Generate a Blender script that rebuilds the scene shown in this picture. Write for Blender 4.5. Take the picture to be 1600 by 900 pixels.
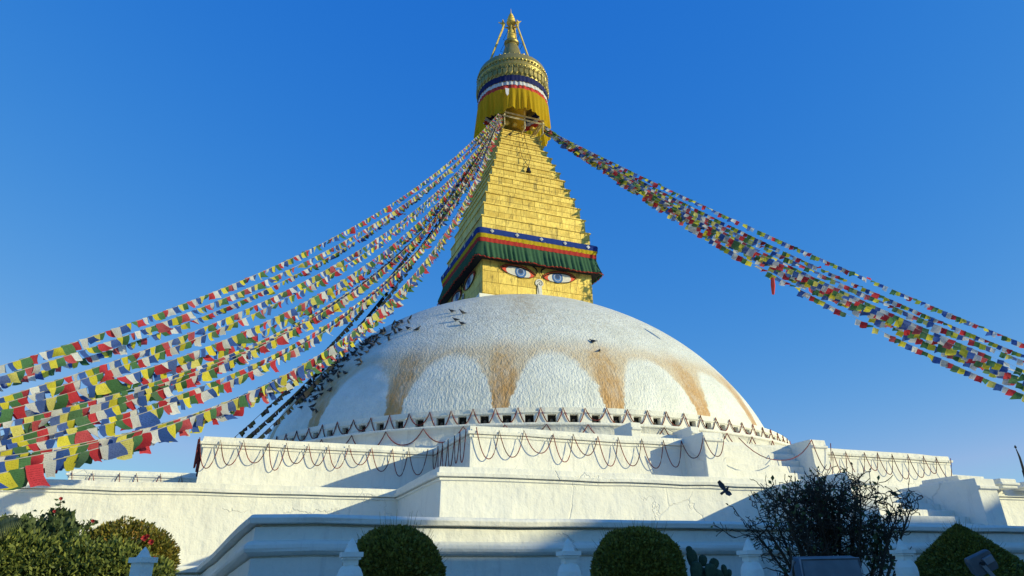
import bpy, bmesh, math, random
import numpy as np
from mathutils import Matrix, Vector

random.seed(7)
rng = np.random.default_rng(7)
for o in list(bpy.data.objects):
    bpy.data.objects.remove(o)
SC = bpy.context.scene
COL = SC.collection
R = math.radians
EYE = 1.6

# ------------------------------------------------------------------ camera
F_PX, PITCH, ROLL, AZ, YAW = 1064.666, R(23.184), R(.993), R(22.196), R(-.41)
CAM = np.array([-46 * math.sin(AZ), -46 * math.cos(AZ), EYE])
_a = AZ + YAW
_v = np.array([math.sin(_a), math.cos(_a), 0.]); _r = np.array([math.cos(_a), -math.sin(_a), 0.]); _u = np.array([0, 0, 1.])
_F = _v * math.cos(PITCH) + _u * math.sin(PITCH); _U = _u * math.cos(PITCH) - _v * math.sin(PITCH)
CR = _r * math.cos(ROLL) - _U * math.sin(ROLL); CU = _U * math.cos(ROLL) + _r * math.sin(ROLL); CF = _F
cd = bpy.data.cameras.new('camera'); cam = bpy.data.objects.new('camera', cd); COL.objects.link(cam)
cd.sensor_width = 36; cd.lens = F_PX / 1600 * 36; cd.clip_end = 4000; cd.clip_start = .05
M = Matrix.Identity(4)
for i in range(3):
    M[i][0], M[i][1], M[i][2], M[i][3] = CR[i], CU[i], -CF[i], CAM[i]
cam.matrix_world = M
SC.camera = cam
SC.render.resolution_x, SC.render.resolution_y = 1024, 576

# ------------------------------------------------------------------ sky, sun, exposure
SUN = np.array([1.21, -1.0, .452]); SUN /= np.linalg.norm(SUN)          # towards the sun, from the photo's cast shadows
EL = math.asin(SUN[2]); ROT = math.atan2(SUN[0], SUN[1])
W = bpy.data.worlds.new('World'); SC.world = W; W.use_nodes = True
wn = W.node_tree.nodes; wl = W.node_tree.links
sky = wn.new('ShaderNodeTexSky'); sky.sky_type = 'NISHITA'; sky.sun_disc = False
sky.sun_elevation = EL; sky.sun_rotation = ROT; sky.altitude = 1400; sky.air_density = 1.0; sky.dust_density = .15; sky.ozone_density = 3.0
# the camera's colour response on a clear winter sky: deeper, less cyan blue than the raw Nishita spectrum
sc_ = wn.new('ShaderNodeSeparateColor'); cc_ = wn.new('ShaderNodeCombineColor'); wl.new(sky.outputs[0], sc_.inputs[0])
for ch, (g_, a_, mx_) in enumerate(((1.8, 1.63, .20), (.74, .513, .50), (.20, .55, .58))):
    prev = sc_.outputs[ch]
    for op_, val_ in (('MULTIPLY', .15), ('POWER', g_), ('MULTIPLY', a_), ('MINIMUM', mx_), ('DIVIDE', .15)):
        n_ = wn.new('ShaderNodeMath'); n_.operation = op_; wl.new(prev, n_.inputs[0]); n_.inputs[1].default_value = val_; prev = n_.outputs[0]
    wl.new(prev, cc_.inputs[ch])
wl.new(cc_.outputs[0], wn['Background'].inputs[0])
wn['Background'].inputs[1].default_value = .15
sd = bpy.data.lights.new('sun', 'SUN'); sd.energy = 3.15; sd.angle = R(.53); sd.color = (1, .92, .56)
so = bpy.data.objects.new('sun', sd); COL.objects.link(so)
so.rotation_euler = Vector(SUN).to_track_quat('Z', 'Y').to_euler(); so.location = (60, -60, 60)
VS = SC.view_settings; VS.view_transform = 'Standard'; VS.look = 'None'; VS.gamma = 1; VS.exposure = .55; VS.use_curve_mapping = False

# ------------------------------------------------------------------ pixels to places
def ray(x, y):
    v = CF + CR * (x - 800) / F_PX - CU * (y - 450) / F_PX
    return v / np.linalg.norm(v)
def onplane(x, y, axis, val):
    v = ray(x, y); return CAM + v * (val - CAM[axis]) / v[axis]
def at_dist(x, y, dd):
    v = ray(x, y); return CAM + v * dd / math.hypot(v[0], v[1])
def px_size(p):
    return F_PX / max(.1, float(np.dot(np.asarray(p) - CAM, CF)))
RD = np.array([math.cos(AZ), -math.sin(AZ), 0])
DOME_O = -.222 * RD
DQ = (16.036, 6.591 + EYE, 11.174, 1.997, 1.506)
def dome_z(r):
    return DQ[1] + DQ[2] * max(0, 1 - (r / DQ[0]) ** DQ[3]) ** (1 / DQ[4])
def dome_hit(x, y):
    v = ray(x, y); s = np.linspace(20, 60, 3000); p = CAM + s[:, None] * v - DOME_O
    f = (np.hypot(p[:, 0], p[:, 1]) / DQ[0]) ** DQ[3] + (np.maximum(p[:, 2] - DQ[1], 0) / DQ[2]) ** DQ[4] - 1
    i = int(np.argmax(f < 0))
    return None if f[i] >= 0 else p[i] + DOME_O

# ------------------------------------------------------------------ material helpers
class X:
    """tiny expression builder over Math nodes"""
    def __init__(s, nt, sock): s.nt, s.s = nt, sock
    def op(s, o, *a, clamp=False):
        n = s.nt.nodes.new('ShaderNodeMath'); n.operation = o; n.use_clamp = clamp
        for i, q in enumerate((s,) + a):
            if isinstance(q, X): s.nt.links.new(q.s, n.inputs[i])
            else: n.inputs[i].default_value = q
        return X(s.nt, n.outputs[0])
    def __add__(s, b): return s.op('ADD', b)
    def __sub__(s, b): return s.op('SUBTRACT', b)
    def __mul__(s, b): return s.op('MULTIPLY', b)
    def __truediv__(s, b): return s.op('DIVIDE', b)
    def sstep(s, a, b):
        n = s.nt.nodes.new('ShaderNodeMapRange'); n.interpolation_type = 'SMOOTHSTEP'
        s.nt.links.new(s.s, n.inputs[0])
        for i, q in ((1, a), (2, b)):
            if isinstance(q, X): s.nt.links.new(q.s, n.inputs[i])
            else: n.inputs[i].default_value = q
        return X(s.nt, n.outputs[0])
def newmat(name):
    m = bpy.data.materials.new(name); m.use_nodes = True
    nt = m.node_tree; return m, nt, nt.nodes['Principled BSDF']
def coords(nt, kind='Object', scale=(1, 1, 1)):
    t = nt.nodes.new('ShaderNodeTexCoord'); mp = nt.nodes.new('ShaderNodeMapping'); mp.inputs['Scale'].default_value = scale
    nt.links.new(t.outputs[kind], mp.inputs[0]); return mp.outputs[0]
def geopos(nt, scale=(1, 1, 1)):
    t = nt.nodes.new('ShaderNodeNewGeometry'); mp = nt.nodes.new('ShaderNodeMapping'); mp.inputs['Scale'].default_value = scale
    nt.links.new(t.outputs['Position'], mp.inputs[0]); return mp.outputs[0]
def noise(nt, vec, scale, detail=4, rough=.55, dist=0.):
    n = nt.nodes.new('ShaderNodeTexNoise'); n.inputs['Scale'].default_value = scale; n.inputs['Detail'].default_value = detail
    n.inputs['Roughness'].default_value = rough; n.inputs['Distortion'].default_value = dist
    nt.links.new(vec, n.inputs['Vector']); return X(nt, n.outputs[0])
def mix(nt, fac, a, b, mode='MIX'):
    n = nt.nodes.new('ShaderNodeMix'); n.data_type = 'RGBA'; n.blend_type = mode
    for sock, q in ((n.inputs[0], fac), (n.inputs[6], a), (n.inputs[7], b)):
        if isinstance(q, X): nt.links.new(q.s, sock)
        elif isinstance(q, bpy.types.NodeSocket): nt.links.new(q, sock)
        elif isinstance(q, (int, float)): sock.default_value = q
        else: sock.default_value = (*q, 1)
    return n.outputs[2]
def bump(nt, bs, h, strength=1., distance=.02):
    b = nt.nodes.new('ShaderNodeBump'); b.inputs['Strength'].default_value = strength; b.inputs['Distance'].default_value = distance
    nt.links.new(h.s, b.inputs['Height']); nt.links.new(b.outputs[0], bs.inputs['Normal'])
def plain(name, col, rough=.7, metal=0., var=.15, vscale=3., bumpd=.0, spec=.3):
    m, nt, bs = newmat(name)
    p = geopos(nt); n = noise(nt, p, vscale)
    dark = tuple(c * (1 - var) for c in col); light = tuple(min(1, c * (1 + var)) for c in col)
    nt.links.new(mix(nt, n.sstep(.3, .7), dark, light), bs.inputs['Base Color'])
    bs.inputs['Roughness'].default_value = rough; bs.inputs['Metallic'].default_value = metal
    bs.inputs['Specular IOR Level'].default_value = spec
    if bumpd: bump(nt, bs, noise(nt, p, vscale * 6, 5), 1, bumpd)
    return m

def mk_whitewash():
    m, nt, bs = newmat('whitewash')
    p = geopos(nt)
    streak = noise(nt, geopos(nt, (2.4, 2.4, .22)), 2.2, 5, .6)
    blot = noise(nt, p, .55, 6, .65); fine = noise(nt, p, 9, 5, .7)
    c = mix(nt, blot.sstep(.35, .7), (.815, .795, .70), (.765, .745, .65))
    c = mix(nt, streak.sstep(.54, .74) * .55, c, (.60, .585, .53))
    mould = noise(nt, geopos(nt, (1.5, 1.5, .8)), 1.6, 8, .75)
    c = mix(nt, mould.sstep(.58, .74) * .40, c, (.36, .345, .31))
    # hairline cracks
    vo = nt.nodes.new('ShaderNodeTexVoronoi'); vo.feature = 'DISTANCE_TO_EDGE'; vo.inputs['Scale'].default_value = .45
    wv = noise(nt, p, 1.3, 4); sep = nt.nodes.new('ShaderNodeVectorMath'); sep.operation = 'ADD'
    nt.links.new(p, sep.inputs[0]); nt.links.new(wv.s, sep.inputs[1]); nt.links.new(sep.outputs[0], vo.inputs['Vector'])
    crack = X(nt, vo.outputs['Distance']).sstep(.012, .0) * noise(nt, p, .5, 2).sstep(.5, .62)
    c = mix(nt, crack * .16, c, (.46, .44, .38))
    nt.links.new(c, bs.inputs['Base Color']); bs.inputs['Roughness'].default_value = .85; bs.inputs['Specular IOR Level'].default_value = .25
    h = noise(nt, p, 1.3, 5, .55) * 1.5 + streak * .22 + fine * .16 - crack * .25
    bump(nt, bs, h, .9, .07)
    return m

def mk_dome():
    m, nt, bs = newmat('dome_plaster')
    tc = nt.nodes.new('ShaderNodeTexCoord'); sp = nt.nodes.new('ShaderNodeSeparateXYZ'); nt.links.new(tc.outputs['Object'], sp.inputs[0])
    x, y, z = (X(nt, sp.outputs[i]) for i in range(3))
    wob = noise(nt, tc.outputs['Object'], .55, 5, .6) - .5
    wob2 = noise(nt, tc.outputs['Object'], 3.2, 4, .6) - .5
    az = x.op('ARCTAN2', y * -1.0) * (180 / math.pi) + wob * 3.4 + wob2 * 1.3
    u = (az + 23.9) / 18.62
    du = (u + 50.5).op('FRACT').op('SUBTRACT', .5).op('ABSOLUTE')            # 0 on a bar, .5 mid petal
    hgt = z + wob * .5 + wob2 * .22                                          # local height above dome foot
    k = (du * -1.0 + .5) / .43                                              # 0 mid petal, 1 at the bar's edge
    arch = (k.op('POWER', 2.7).op('MULTIPLY', -1.0) + 1.0).op('MAXIMUM', 0.0).op('POWER', .52) * 4.05 - .6
    inside = (arch - hgt).sstep(-.34, .26)
    topfade = hgt.sstep(4.9, 3.3)
    bar = du.sstep(.17, .06)
    st = (inside * -1.0 + 1.0) * topfade
    low = hgt.sstep(4.2, .6)
    grain = noise(nt, coords(nt, 'Object', (1, 1, .35)), 3.5, 6, .75)
    runs = noise(nt, coords(nt, 'Object', (1, 1, .10)), 3.0, 5, .6)
    base = mix(nt, noise(nt, tc.outputs['Object'], .9, 7, .7).sstep(.35, .68), (.79, .795, .715), (.675, .68, .595))
    # dusty tan speckle above the petals
    up = hgt.sstep(3.6, 6.0)
    base = mix(nt, up * grain.sstep(.42, .62) * .55, base, (.53, .50, .40))
    tint = mix(nt, (low * .75 + .25) * bar, (.60, .43, .21), (.49, .25, .05))
    c = mix(nt, st * (grain.sstep(.15, .6) * .32 + runs.sstep(.25, .6) * .28 + .40) * (bar * .20 + .76), base, tint)
    # run-off under the tower's nose mark
    run = ((az + 19.0).op('ABSOLUTE')).sstep(6.5, 1.0) * hgt.sstep(4.5, 8.5) * grain.sstep(.3, .62)
    c = mix(nt, run * .55, c, (.50, .38, .22))
    drip = noise(nt, coords(nt, 'Object', (1, 1, .12)), 4.0, 4, .6).sstep(.66, .74)
    c = mix(nt, drip * .25, c, (.88, .89, .86))
    nt.links.new(c, bs.inputs['Base Color']); bs.inputs['Roughness'].default_value = .50; bs.inputs['Specular IOR Level'].default_value = .45
    lump = noise(nt, coords(nt, 'Object', (1, 1, .38)), 10.5, 2, .5, .15)
    lump2 = noise(nt, coords(nt, 'Object', (1, 1, .6)), 24, 2, .6)
    big = noise(nt, coords(nt, 'Object', (1, 1, .25)), 1.8, 3, .5)
    bump(nt, bs, lump + lump2 * .3 + big * .6, .9, .06)
    return m

def mk_gold(name, c1, c2, rough=.45, metal=.12, streaks=True):
    m, nt, bs = newmat(name)
    p = geopos(nt); oi = nt.nodes.new('ShaderNodeObjectInfo'); rnd = X(nt, oi.outputs['Random'])
    n = noise(nt, p, 1.6, 6, .65)
    c = mix(nt, (n * .8 + rnd * .25).sstep(.25, .8), c1, c2)
    if streaks:
        s = noise(nt, geopos(nt, (3, 3, .45)), 2.6, 6, .72)
        c = mix(nt, s.sstep(.52, .68) * .8, c, (.16, .115, .04))
        d = noise(nt, geopos(nt, (.9, .9, .12)), 1.7, 3, .5)
        c = mix(nt, d.sstep(.62, .70) * .5, c, (.13, .10, .05))
    nt.links.new(c, bs.inputs['Base Color']); bs.inputs['Metallic'].default_value = metal; bs.inputs['Specular IOR Level'].default_value = .18
    bs.inputs['Roughness'].default_value = rough
    bump(nt, bs, noise(nt, p, 3.0, 4) + noise(nt, p, 12, 3) * .35, .8, .035)
    return m

def mk_cloth(name, col, print_=False, transl=.35, rough=.85):
    m, nt, bs = newmat(name)
    oi = nt.nodes.new('ShaderNodeObjectInfo'); rnd = X(nt, oi.outputs['Random'])
    p = coords(nt, 'Object')
    c = mix(nt, rnd, tuple(q * .68 for q in col), tuple(min(.95, q * 1.12 + .015) for q in col))
    lum_ = sum(col) / 3
    if print_: c = mix(nt, (rnd * 7.31).op('FRACT').sstep(.55, 1.0) * .5, c, tuple(q * .5 + lum_ * .5 + .04 for q in col))
    c = mix(nt, noise(nt, p, 7, 4).sstep(.4, .75) * .35, c, tuple(q * .6 for q in col))
    if print_:
        g = nt.nodes.new('ShaderNodeTexCoord'); sp = nt.nodes.new('ShaderNodeSeparateXYZ'); nt.links.new(g.outputs['Generated'], sp.inputs[0])
        gx, gz = X(nt, sp.outputs[0]), X(nt, sp.outputs[2])
        rows = (gz * 11.0).op('FRACT').op('SUBTRACT', .5).op('ABSOLUTE').sstep(.18, .32)
        ink = noise(nt, coords(nt, 'Generated', (26, 1, 11)), 1.0, 2).sstep(.45, .55)
        edge = (gx - .5).op('ABSOLUTE').sstep(.40, .37) * (gz - .5).op('ABSOLUTE').sstep(.42, .38)
        c = mix(nt, rows * ink * edge * .6, c, tuple(q * .3 for q in col))
    nt.links.new(c, bs.inputs['Base Color']); bs.inputs['Roughness'].default_value = rough; bs.inputs['Specular IOR Level'].default_value = .15
    if transl:
        tr = nt.nodes.new('ShaderNodeBsdfTranslucent'); nt.links.new(c, tr.inputs[0])
        mx = nt.nodes.new('ShaderNodeMixShader'); mx.inputs[0].default_value = transl
        out = [q for q in nt.nodes if q.type == 'OUTPUT_MATERIAL'][0]
        nt.links.new(bs.outputs[0], mx.inputs[1]); nt.links.new(tr.outputs[0], mx.inputs[2]); nt.links.new(mx.outputs[0], out.inputs[0])
    return m

def mk_leaf(name, dark, light, accent=None, transl=.3):
    m, nt, bs = newmat(name)
    g = nt.nodes.new('ShaderNodeNewGeometry'); rnd = X(nt, g.outputs['Random Per Island'])
    n = noise(nt, geopos(nt), 5, 3)
    c = mix(nt, (rnd * .6 + n * .5).sstep(.25, .85), dark, light)
    if accent: c = mix(nt, rnd.sstep(.86, .9), c, accent)
    nt.links.new(c, bs.inputs['Base Color']); bs.inputs['Roughness'].default_value = .55; bs.inputs['Specular IOR Level'].default_value = .3
    tr = nt.nodes.new('ShaderNodeBsdfTranslucent'); nt.links.new(c, tr.inputs[0])
    mx = nt.nodes.new('ShaderNodeMixShader'); mx.inputs[0].default_value = transl
    out = [q for q in nt.nodes if q.type == 'OUTPUT_MATERIAL'][0]
    nt.links.new(bs.outputs[0], mx.inputs[1]); nt.links.new(tr.outputs[0], mx.inputs[2]); nt.links.new(mx.outputs[0], out.inputs[0])
    return m

WHITE = mk_whitewash(); DOME = mk_dome()
GOLD = mk_gold('gilded_copper', (.60, .41, .08), (.90, .67, .165))
GOLD_U = mk_gold('aged_gilding', (.27, .21, .065), (.44, .35, .12), .38, .5, False)
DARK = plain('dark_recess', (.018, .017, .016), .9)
STATUE = plain('niche_stone', (.10, .09, .075), .8, vscale=8, bumpd=.02)
ROPE = plain('red_rope', (.17, .030, .024), .9, var=.6, vscale=2.5)
CORD = plain('flag_cord', (.16, .13, .10), .9)
CORDW = plain('pale_flag_cord', (.38, .36, .32), .9)
GROUND = plain('paving_stone', (.36, .33, .28), .9, vscale=1.2, bumpd=.02)
FC = {n: mk_cloth('flag_' + n, c, True, .46) for n, c in dict(blue=(.045, .12, .42), white=(.74, .74, .70), red=(.60, .045, .06), green=(.085, .22, .085), yellow=(.80, .70, .06)).items()}
FORDER = ['blue', 'white', 'red', 'green', 'yellow']
FD = {n: mk_cloth('backlit_shade_flag_' + n, c, False, .1) for n, c in dict(blue=(.008, .014, .035), green=(.010, .022, .018), grey=(.018, .02, .022)).items()}  # backlit flags: their shade is put into these near-black colours
CB = mk_cloth('royal_blue_cloth', (.012, .045, .26), False, .08); CNAVY = mk_cloth('navy_cloth', (.010, .016, .10), False, .08)
CY = mk_cloth('yellow_cloth', (.95, .62, .025), False, .55); CRD = mk_cloth('red_cloth', (.52, .045, .035), False, .12)
CG = mk_cloth('green_cloth', (.034, .105, .052), False, .1); CW = mk_cloth('white_cloth', (.70, .70, .70), False, .15)
LEAFT = mk_leaf('boxwood_leaf', (.11, .108, .018), (.27, .25, .04), None, .2)
LEAFH = mk_leaf('hedge_leaf', (.065, .10, .024), (.27, .30, .065))
LEAFR = mk_leaf('rose_leaf', (.04, .07, .026), (.14, .18, .065))
LEAFY = mk_leaf('golden_shrub_leaf', (.10, .11, .018), (.34, .28, .045), (.30, .17, .03))
PALML = mk_leaf('palm_leaf', (.05, .075, .04), (.12, .15, .07))
TWIG = plain('dark_bark', (.055, .040, .026), .9, var=.3, vscale=12)
BARK = plain('brown_bark', (.09, .065, .045), .9, var=.3, vscale=8)
PETAL = plain('red_petal', (.30, .02, .025), .6, var=.4, vscale=20); PETALP = plain('pink_petal', (.55, .16, .14), .6, var=.3, vscale=20)
CACT = plain('cactus_skin', (.035, .065, .030), .6, var=.3, vscale=14, bumpd=.01)
BIRD = plain('pigeon_feather', (.050, .052, .060), .7, var=.45, vscale=9)
METAL = plain('grey_painted_metal', (.23, .23, .235), .5, .4, vscale=6); METALD = plain('dark_lamp_metal', (.11, .115, .12), .5, .3, vscale=6)
GLASS = plain('dusty_lamp_panel', (.12, .125, .125), .35, 0, .2, 4)
WOOD = plain('pale_timber', (.62, .50, .28), .7, var=.25, vscale=5); IRON = plain('black_iron', (.02, .02, .02), .6)
def flat(name, col, rough=.6): return plain(name, col, rough, var=.08, vscale=6)
EW = flat('eye_white', (.62, .60, .56)); ER = flat('eye_red', (.66, .07, .03)); EBL = flat('eye_blue', (.04, .15, .42)); EBD = flat('eye_pupil', (.015, .05, .16)); EK = flat('eye_black', (.015, .013, .012)); EWS = flat('eye_blue_grey', (.50, .50, .58))  # the blue-grey serves the iris ring and the pennant
PLAST = [plain('plaster_%d' % i, c, .85, vscale=.8, bumpd=.01) for i, c in enumerate([(.50, .34, .24), (.62, .56, .42), (.44, .40, .36), (.55, .30, .22)])]
PANE = plain('window_pane', (.03, .035, .04), .1, spec=.5)

# ------------------------------------------------------------------ object helpers
WL = {}
def tag(o, label=None, cat=None, group=None, kind=None):
    if label: o['label'] = label
    if cat: o['category'] = cat
    if group: o['group'] = group
    if kind: o['kind'] = kind
    return o
def wloc(o): return WL.get(o.name, Vector((0, 0, 0)))
def empty(name, loc, parent=None):
    o = bpy.data.objects.new(name, None); COL.objects.link(o); loc = Vector(loc)
    o.empty_display_size = .3
    if parent is not None: o.parent = parent; o.location = loc - wloc(parent)
    else: o.location = loc
    WL[o.name] = loc; return o
def mesh(name, V, Fc, mats, smooth=False, fm=None):
    me = bpy.data.meshes.new(name); me.from_pydata([tuple(map(float, v)) for v in V], [], [tuple(f) for f in Fc])
    for m in (mats if isinstance(mats, (list, tuple)) else [mats]): me.materials.append(m)
    if fm is not None: me.polygons.foreach_set('material_index', fm)
    if smooth: me.polygons.foreach_set('use_smooth', [True] * len(me.polygons))
    me.update(); return me
def ob(name, V, Fc, mats, parent=None, smooth=False, fm=None, org=None):
    """mesh object from world-space vertices; origin at the foot of its bounds"""
    A = np.asarray(V, float)
    if org is None: org = np.array([(A[:, 0].min() + A[:, 0].max()) / 2, (A[:, 1].min() + A[:, 1].max()) / 2, A[:, 2].min()])
    me = mesh(name, A - org, Fc, mats, smooth, fm)
    o = bpy.data.objects.new(name, me); COL.objects.link(o)
    if parent is not None: o.parent = parent; o.location = Vector(org) - wloc(parent)
    else: o.location = Vector(org)
    WL[o.name] = Vector(org); return o
def inst(name, me, mw, parent=None):
    """object sharing mesh data, placed by a world matrix; parents carry no rotation"""
    o = bpy.data.objects.new(name, me); COL.objects.link(o)
    if parent is not None: o.parent = parent; mw = Matrix.Translation(-wloc(parent)) @ mw
    o.matrix_basis = mw; return o
class MB:
    def __init__(s): s.V, s.F, s.m = [], [], []
    def add(s, V, Fc, mi=0):
        b = len(s.V); s.V += [tuple(v) for v in V]; s.F += [tuple(b + i for i in f) for f in Fc]; s.m += [mi] * len(Fc)
    def box(s, a, b, mi=0):
        (x0, y0, z0), (x1, y1, z1) = a, b
        s.add([(x0, y0, z0), (x1, y0, z0), (x1, y1, z0), (x0, y1, z0), (x0, y0, z1), (x1, y0, z1), (x1, y1, z1), (x0, y1, z1)],
              [(0, 3, 2, 1), (4, 5, 6, 7), (0, 1, 5, 4), (1, 2, 6, 5), (2, 3, 7, 6), (3, 0, 4, 7)], mi)
    def tube(s, pts, rad, n=6, mi=0, cap=True):
        P = [np.asarray(p, float) for p in pts]; rr = rad if isinstance(rad, (list, tuple, np.ndarray)) else [rad] * len(P)
        V = []; up = np.array([0, 0, 1.])
        for i, p in enumerate(P):
            t = P[min(i + 1, len(P) - 1)] - P[max(i - 1, 0)]; t = t / (np.linalg.norm(t) + 1e-9)
            a = np.cross(t, up if abs(t[2]) < .95 else np.array([1., 0, 0])); a /= np.linalg.norm(a); b = np.cross(a, t)
            for k in range(n):
                q = 2 * math.pi * k / n; V.append(p + rr[i] * (a * math.cos(q) + b * math.sin(q)))
        Fc = [(i * n + k, i * n + (k + 1) % n, (i + 1) * n + (k + 1) % n, (i + 1) * n + k) for i in range(len(P) - 1) for k in range(n)]
        if cap: Fc += [tuple(range(n)), tuple(range((len(P) - 1) * n, len(P) * n))]
        s.add(V, Fc, mi)
    def lathe(s, prof, n=48, c=(0, 0, 0), mi=0, caps=True):
        V = []
        for r_, z in prof:
            for k in range(n):
                q = 2 * math.pi * k / n; V.append((c[0] + r_ * math.cos(q), c[1] + r_ * math.sin(q), c[2] + z))
        Fc = [(i * n + k, i * n + (k + 1) % n, (i + 1) * n + (k + 1) % n, (i + 1) * n + k) for i in range(len(prof) - 1) for k in range(n)]
        if caps: Fc += [tuple(range(n))[::-1], tuple(range((len(prof) - 1) * n, len(prof) * n))]
        s.add(V, Fc, mi)
    def loft(s, poly, prof, mi=0, dz=None, sub=0, wob=0.):
        """sweep a profile [(offset, z)] round a closed counter-clockwise outline"""
        if sub:
            Q = []; D = []; rz = np.random.default_rng(int(abs(poly[0][0]) * 1000))
            for i in range(len(poly)):
                a, b = np.array(poly[i], float), np.array(poly[(i + 1) % len(poly)], float); k = max(1, int(np.linalg.norm(b - a) / sub))
                for j in range(k):
                    t = j / k; Q.append(a + (b - a) * t); d0 = dz[i] if dz else 0; d1 = dz[(i + 1) % len(poly)] if dz else 0; D.append(d0 + (d1 - d0) * t)
            poly, dz = Q, D
        n = len(poly); P = [np.array(p, float) for p in poly]; V = []
        nor = []
        for i in range(n):
            e = P[(i + 1) % n] - P[i]; nor.append(np.array([e[1], -e[0]]) / np.linalg.norm(e))
        wn_ = rz.normal(size=n) * wob if sub else np.zeros(n); wz_ = rz.normal(size=n) * wob if sub else np.zeros(n)
        for off, z in prof:
            w2_ = rz.normal(size=n) * wob * .45 if sub else np.zeros(n)
            for i in range(n):
                a, b = nor[i - 1], nor[i]; mi_ = (a + b) / (1 + a @ b)
                q = P[i] + (off + wn_[i] + w2_[i]) * mi_; V.append((q[0], q[1], z + (dz[i] if dz else 0) + wz_[i] * .8))
        Fc = [(j * n + i, j * n + (i + 1) % n, (j + 1) * n + (i + 1) % n, (j + 1) * n + i) for j in range(len(prof) - 1) for i in range(n)]
        Fc.append(tuple(range((len(prof) - 1) * n, len(prof) * n)))
        s.add(V, Fc, mi)
    def build(s, name, mats, parent=None, smooth=False, org=None):
        return ob(name, s.V, s.F, mats, parent, smooth, s.m, org)
def bevel(o, w=.03, seg=2):
    b = o.modifiers.new('bevel', 'BEVEL'); b.width = w; b.segments = seg; b.limit_method = 'ANGLE'; b.angle_limit = R(40)
    return o

# ------------------------------------------------------------------ ground
m = MB(); m.add([(-900, -900, 0), (900, -900, 0), (900, 900, 0), (-900, 900, 0)], [(0, 1, 2, 3)])
tag(m.build('ground', GROUND), 'grey stone paving all round the stupa', kind='structure')

# ------------------------------------------------------------------ stupa
stupa = tag(empty('stupa', (0, 0, 0)), 'huge white domed stupa with gilded stepped tower and painted eyes', 'stupa')
w3, L3, M3, V3, h3 = 10.655, 22.016, 17.819, 18.548, 4.526 + EYE
w2, L2, M2, V2, h2 = 12.616, 25.63, 20.694, 27.0, 2.659 + EYE
w1, L1, M1, V1, h1 = 16.965, 30.222, 24.2, 31.5, 1.051 + EYE
def plan(w, L, M_, V_, side):
    return [(-w, -L), (w, -L), (w, -M_), (V_, -M_), (V_, -w), (side, -w), (side, w), (V_, w), (V_, M_), (w, M_), (w, L), (-w, L), (-w, M_), (-V_, M_), (-V_, -M_), (-w, -M_)]
m = MB()
dz1 = [0] * 16
for i in (13, 14, 15): dz1[i] = -.62
pl1 = plan(w1, L1, M1, V1, 34); pl1[15] = (-17.8, -M1)
m.loft(pl1, [(.16, 0), (.12, h1 - 1.75), (.05, h1 - 1.70), (.03, h1 - .665), (-.02, h1 - .66), (-.02, h1 - .64), (.06, h1 - .632), (.115, h1 - .61), (.155, h1 - .575), (.17, h1 - .525), (.16, h1 - .47), (.12, h1 - .43), (.06, h1 - .408), (.03, h1 - .40), (.015, h1 - .19), (-.10, h1 - .185), (-.10, h1 - .15), (.135, h1 - .142), (.15, h1 - .06), (.11, h1 - .01), (.05, h1), (-.5, h1), (-.55, h1 - .15)], dz=dz1, sub=.9, wob=.010)
t1 = bevel(m.build('terrace', WHITE, stupa), .008, 2); t1['label'] = 'lowest terrace with a rounded moulding, mostly in shade'
m = MB()
m.loft(plan(w2, L2, M2, V2, 29), [(.16, h1 - .95), (.10, h1 - .6), (.03, h1 - .3), (-.02, h2 - .33), (.03, h2 - .325), (.03, h2 - .262), (-.03, h2 - .258), (-.03, h2 - .244), (.115, h2 - .240), (.125, h2 - .155), (.06, h2 - .145), (.04, h2 - .0), (-1.2, h2 + .0)], sub=.9, wob=.011)
t2 = bevel(m.build('terrace', WHITE, stupa), .02, 2); t2['label'] = 'middle terrace with a flat overhanging cornice'
m = MB()
m.loft(plan(w3, L3, M3, V3, L3), [(.03, h2 - .05), (-.02, h3 - .36), (.025, h3 - .355), (.025, h3 - .282), (-.03, h3 - .278), (-.03, h3 - .264), (.085, h3 - .260), (.10, h3 - .17), (.03, h3 - .16), (.0, h3), (-1.2, h3)], sub=.9, wob=.012)
t3 = bevel(m.build('terrace', WHITE, stupa), .02, 2); t3['label'] = 'top terrace hung with red rope garlands'
m = MB(); zz = 4.30 + EYE
m.loft([(-23.5, -10.65), (-18.4, -10.65), (-18.4, 10.65), (-23.5, 10.65)], [(0, h2 - .05), (0, zz - .34), (.03, zz - .335), (.03, zz - .25), (.10, zz - .24), (.10, zz - .16), (.02, zz - .15), (0, zz)])
bevel(m.build('terrace_wing', WHITE, stupa), .02, 2)

# stairs: solid steps between two piers, each step a piece of its own
def stair(name, x0, x1, yb, yf, zb, zt, n, pl, pr, pz, slope):
    st = empty(name, ((x0 + x1) / 2, yf, zb), stupa)
    d = (yb - yf) / n
    for i in range(n):
        z1 = zb + (zt - zb) * (i + 1) / n; q = MB(); jit = random.uniform(-.012, .012)
        q.box((x0, yf + d * i + jit, zb + (zt - zb) * i / n), (x1, yb + .05, z1 + .0)); bevel(q.build('step', WHITE, st), .02, 2)
    for a, b in (pl, pr):
        q = MB(); e = slope
        pts = [(yb + .02, zb - .02), (yf - .12, zb - .02), (yf - .12 + .03, pz - .32), (yf - .17, pz - .30), (yf - .17, pz - .22), (yf - .09, pz - .21), (yf - .07, pz), (yf + (yb - yf) * .55, pz - e * .15), (yb + .02, pz - e)]
        k = len(pts); V = [(a, y, z) for y, z in pts] + [(b, y, z) for y, z in pts]
        Fc = [tuple(range(k)), tuple(range(k, 2 * k))[::-1]] + [(i, k + i, k + (i + 1) % k, (i + 1) % k) for i in range(k)]
        q.add(V, Fc); bevel(q.build('pier', WHITE, st), .02, 2)
    return st
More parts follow.
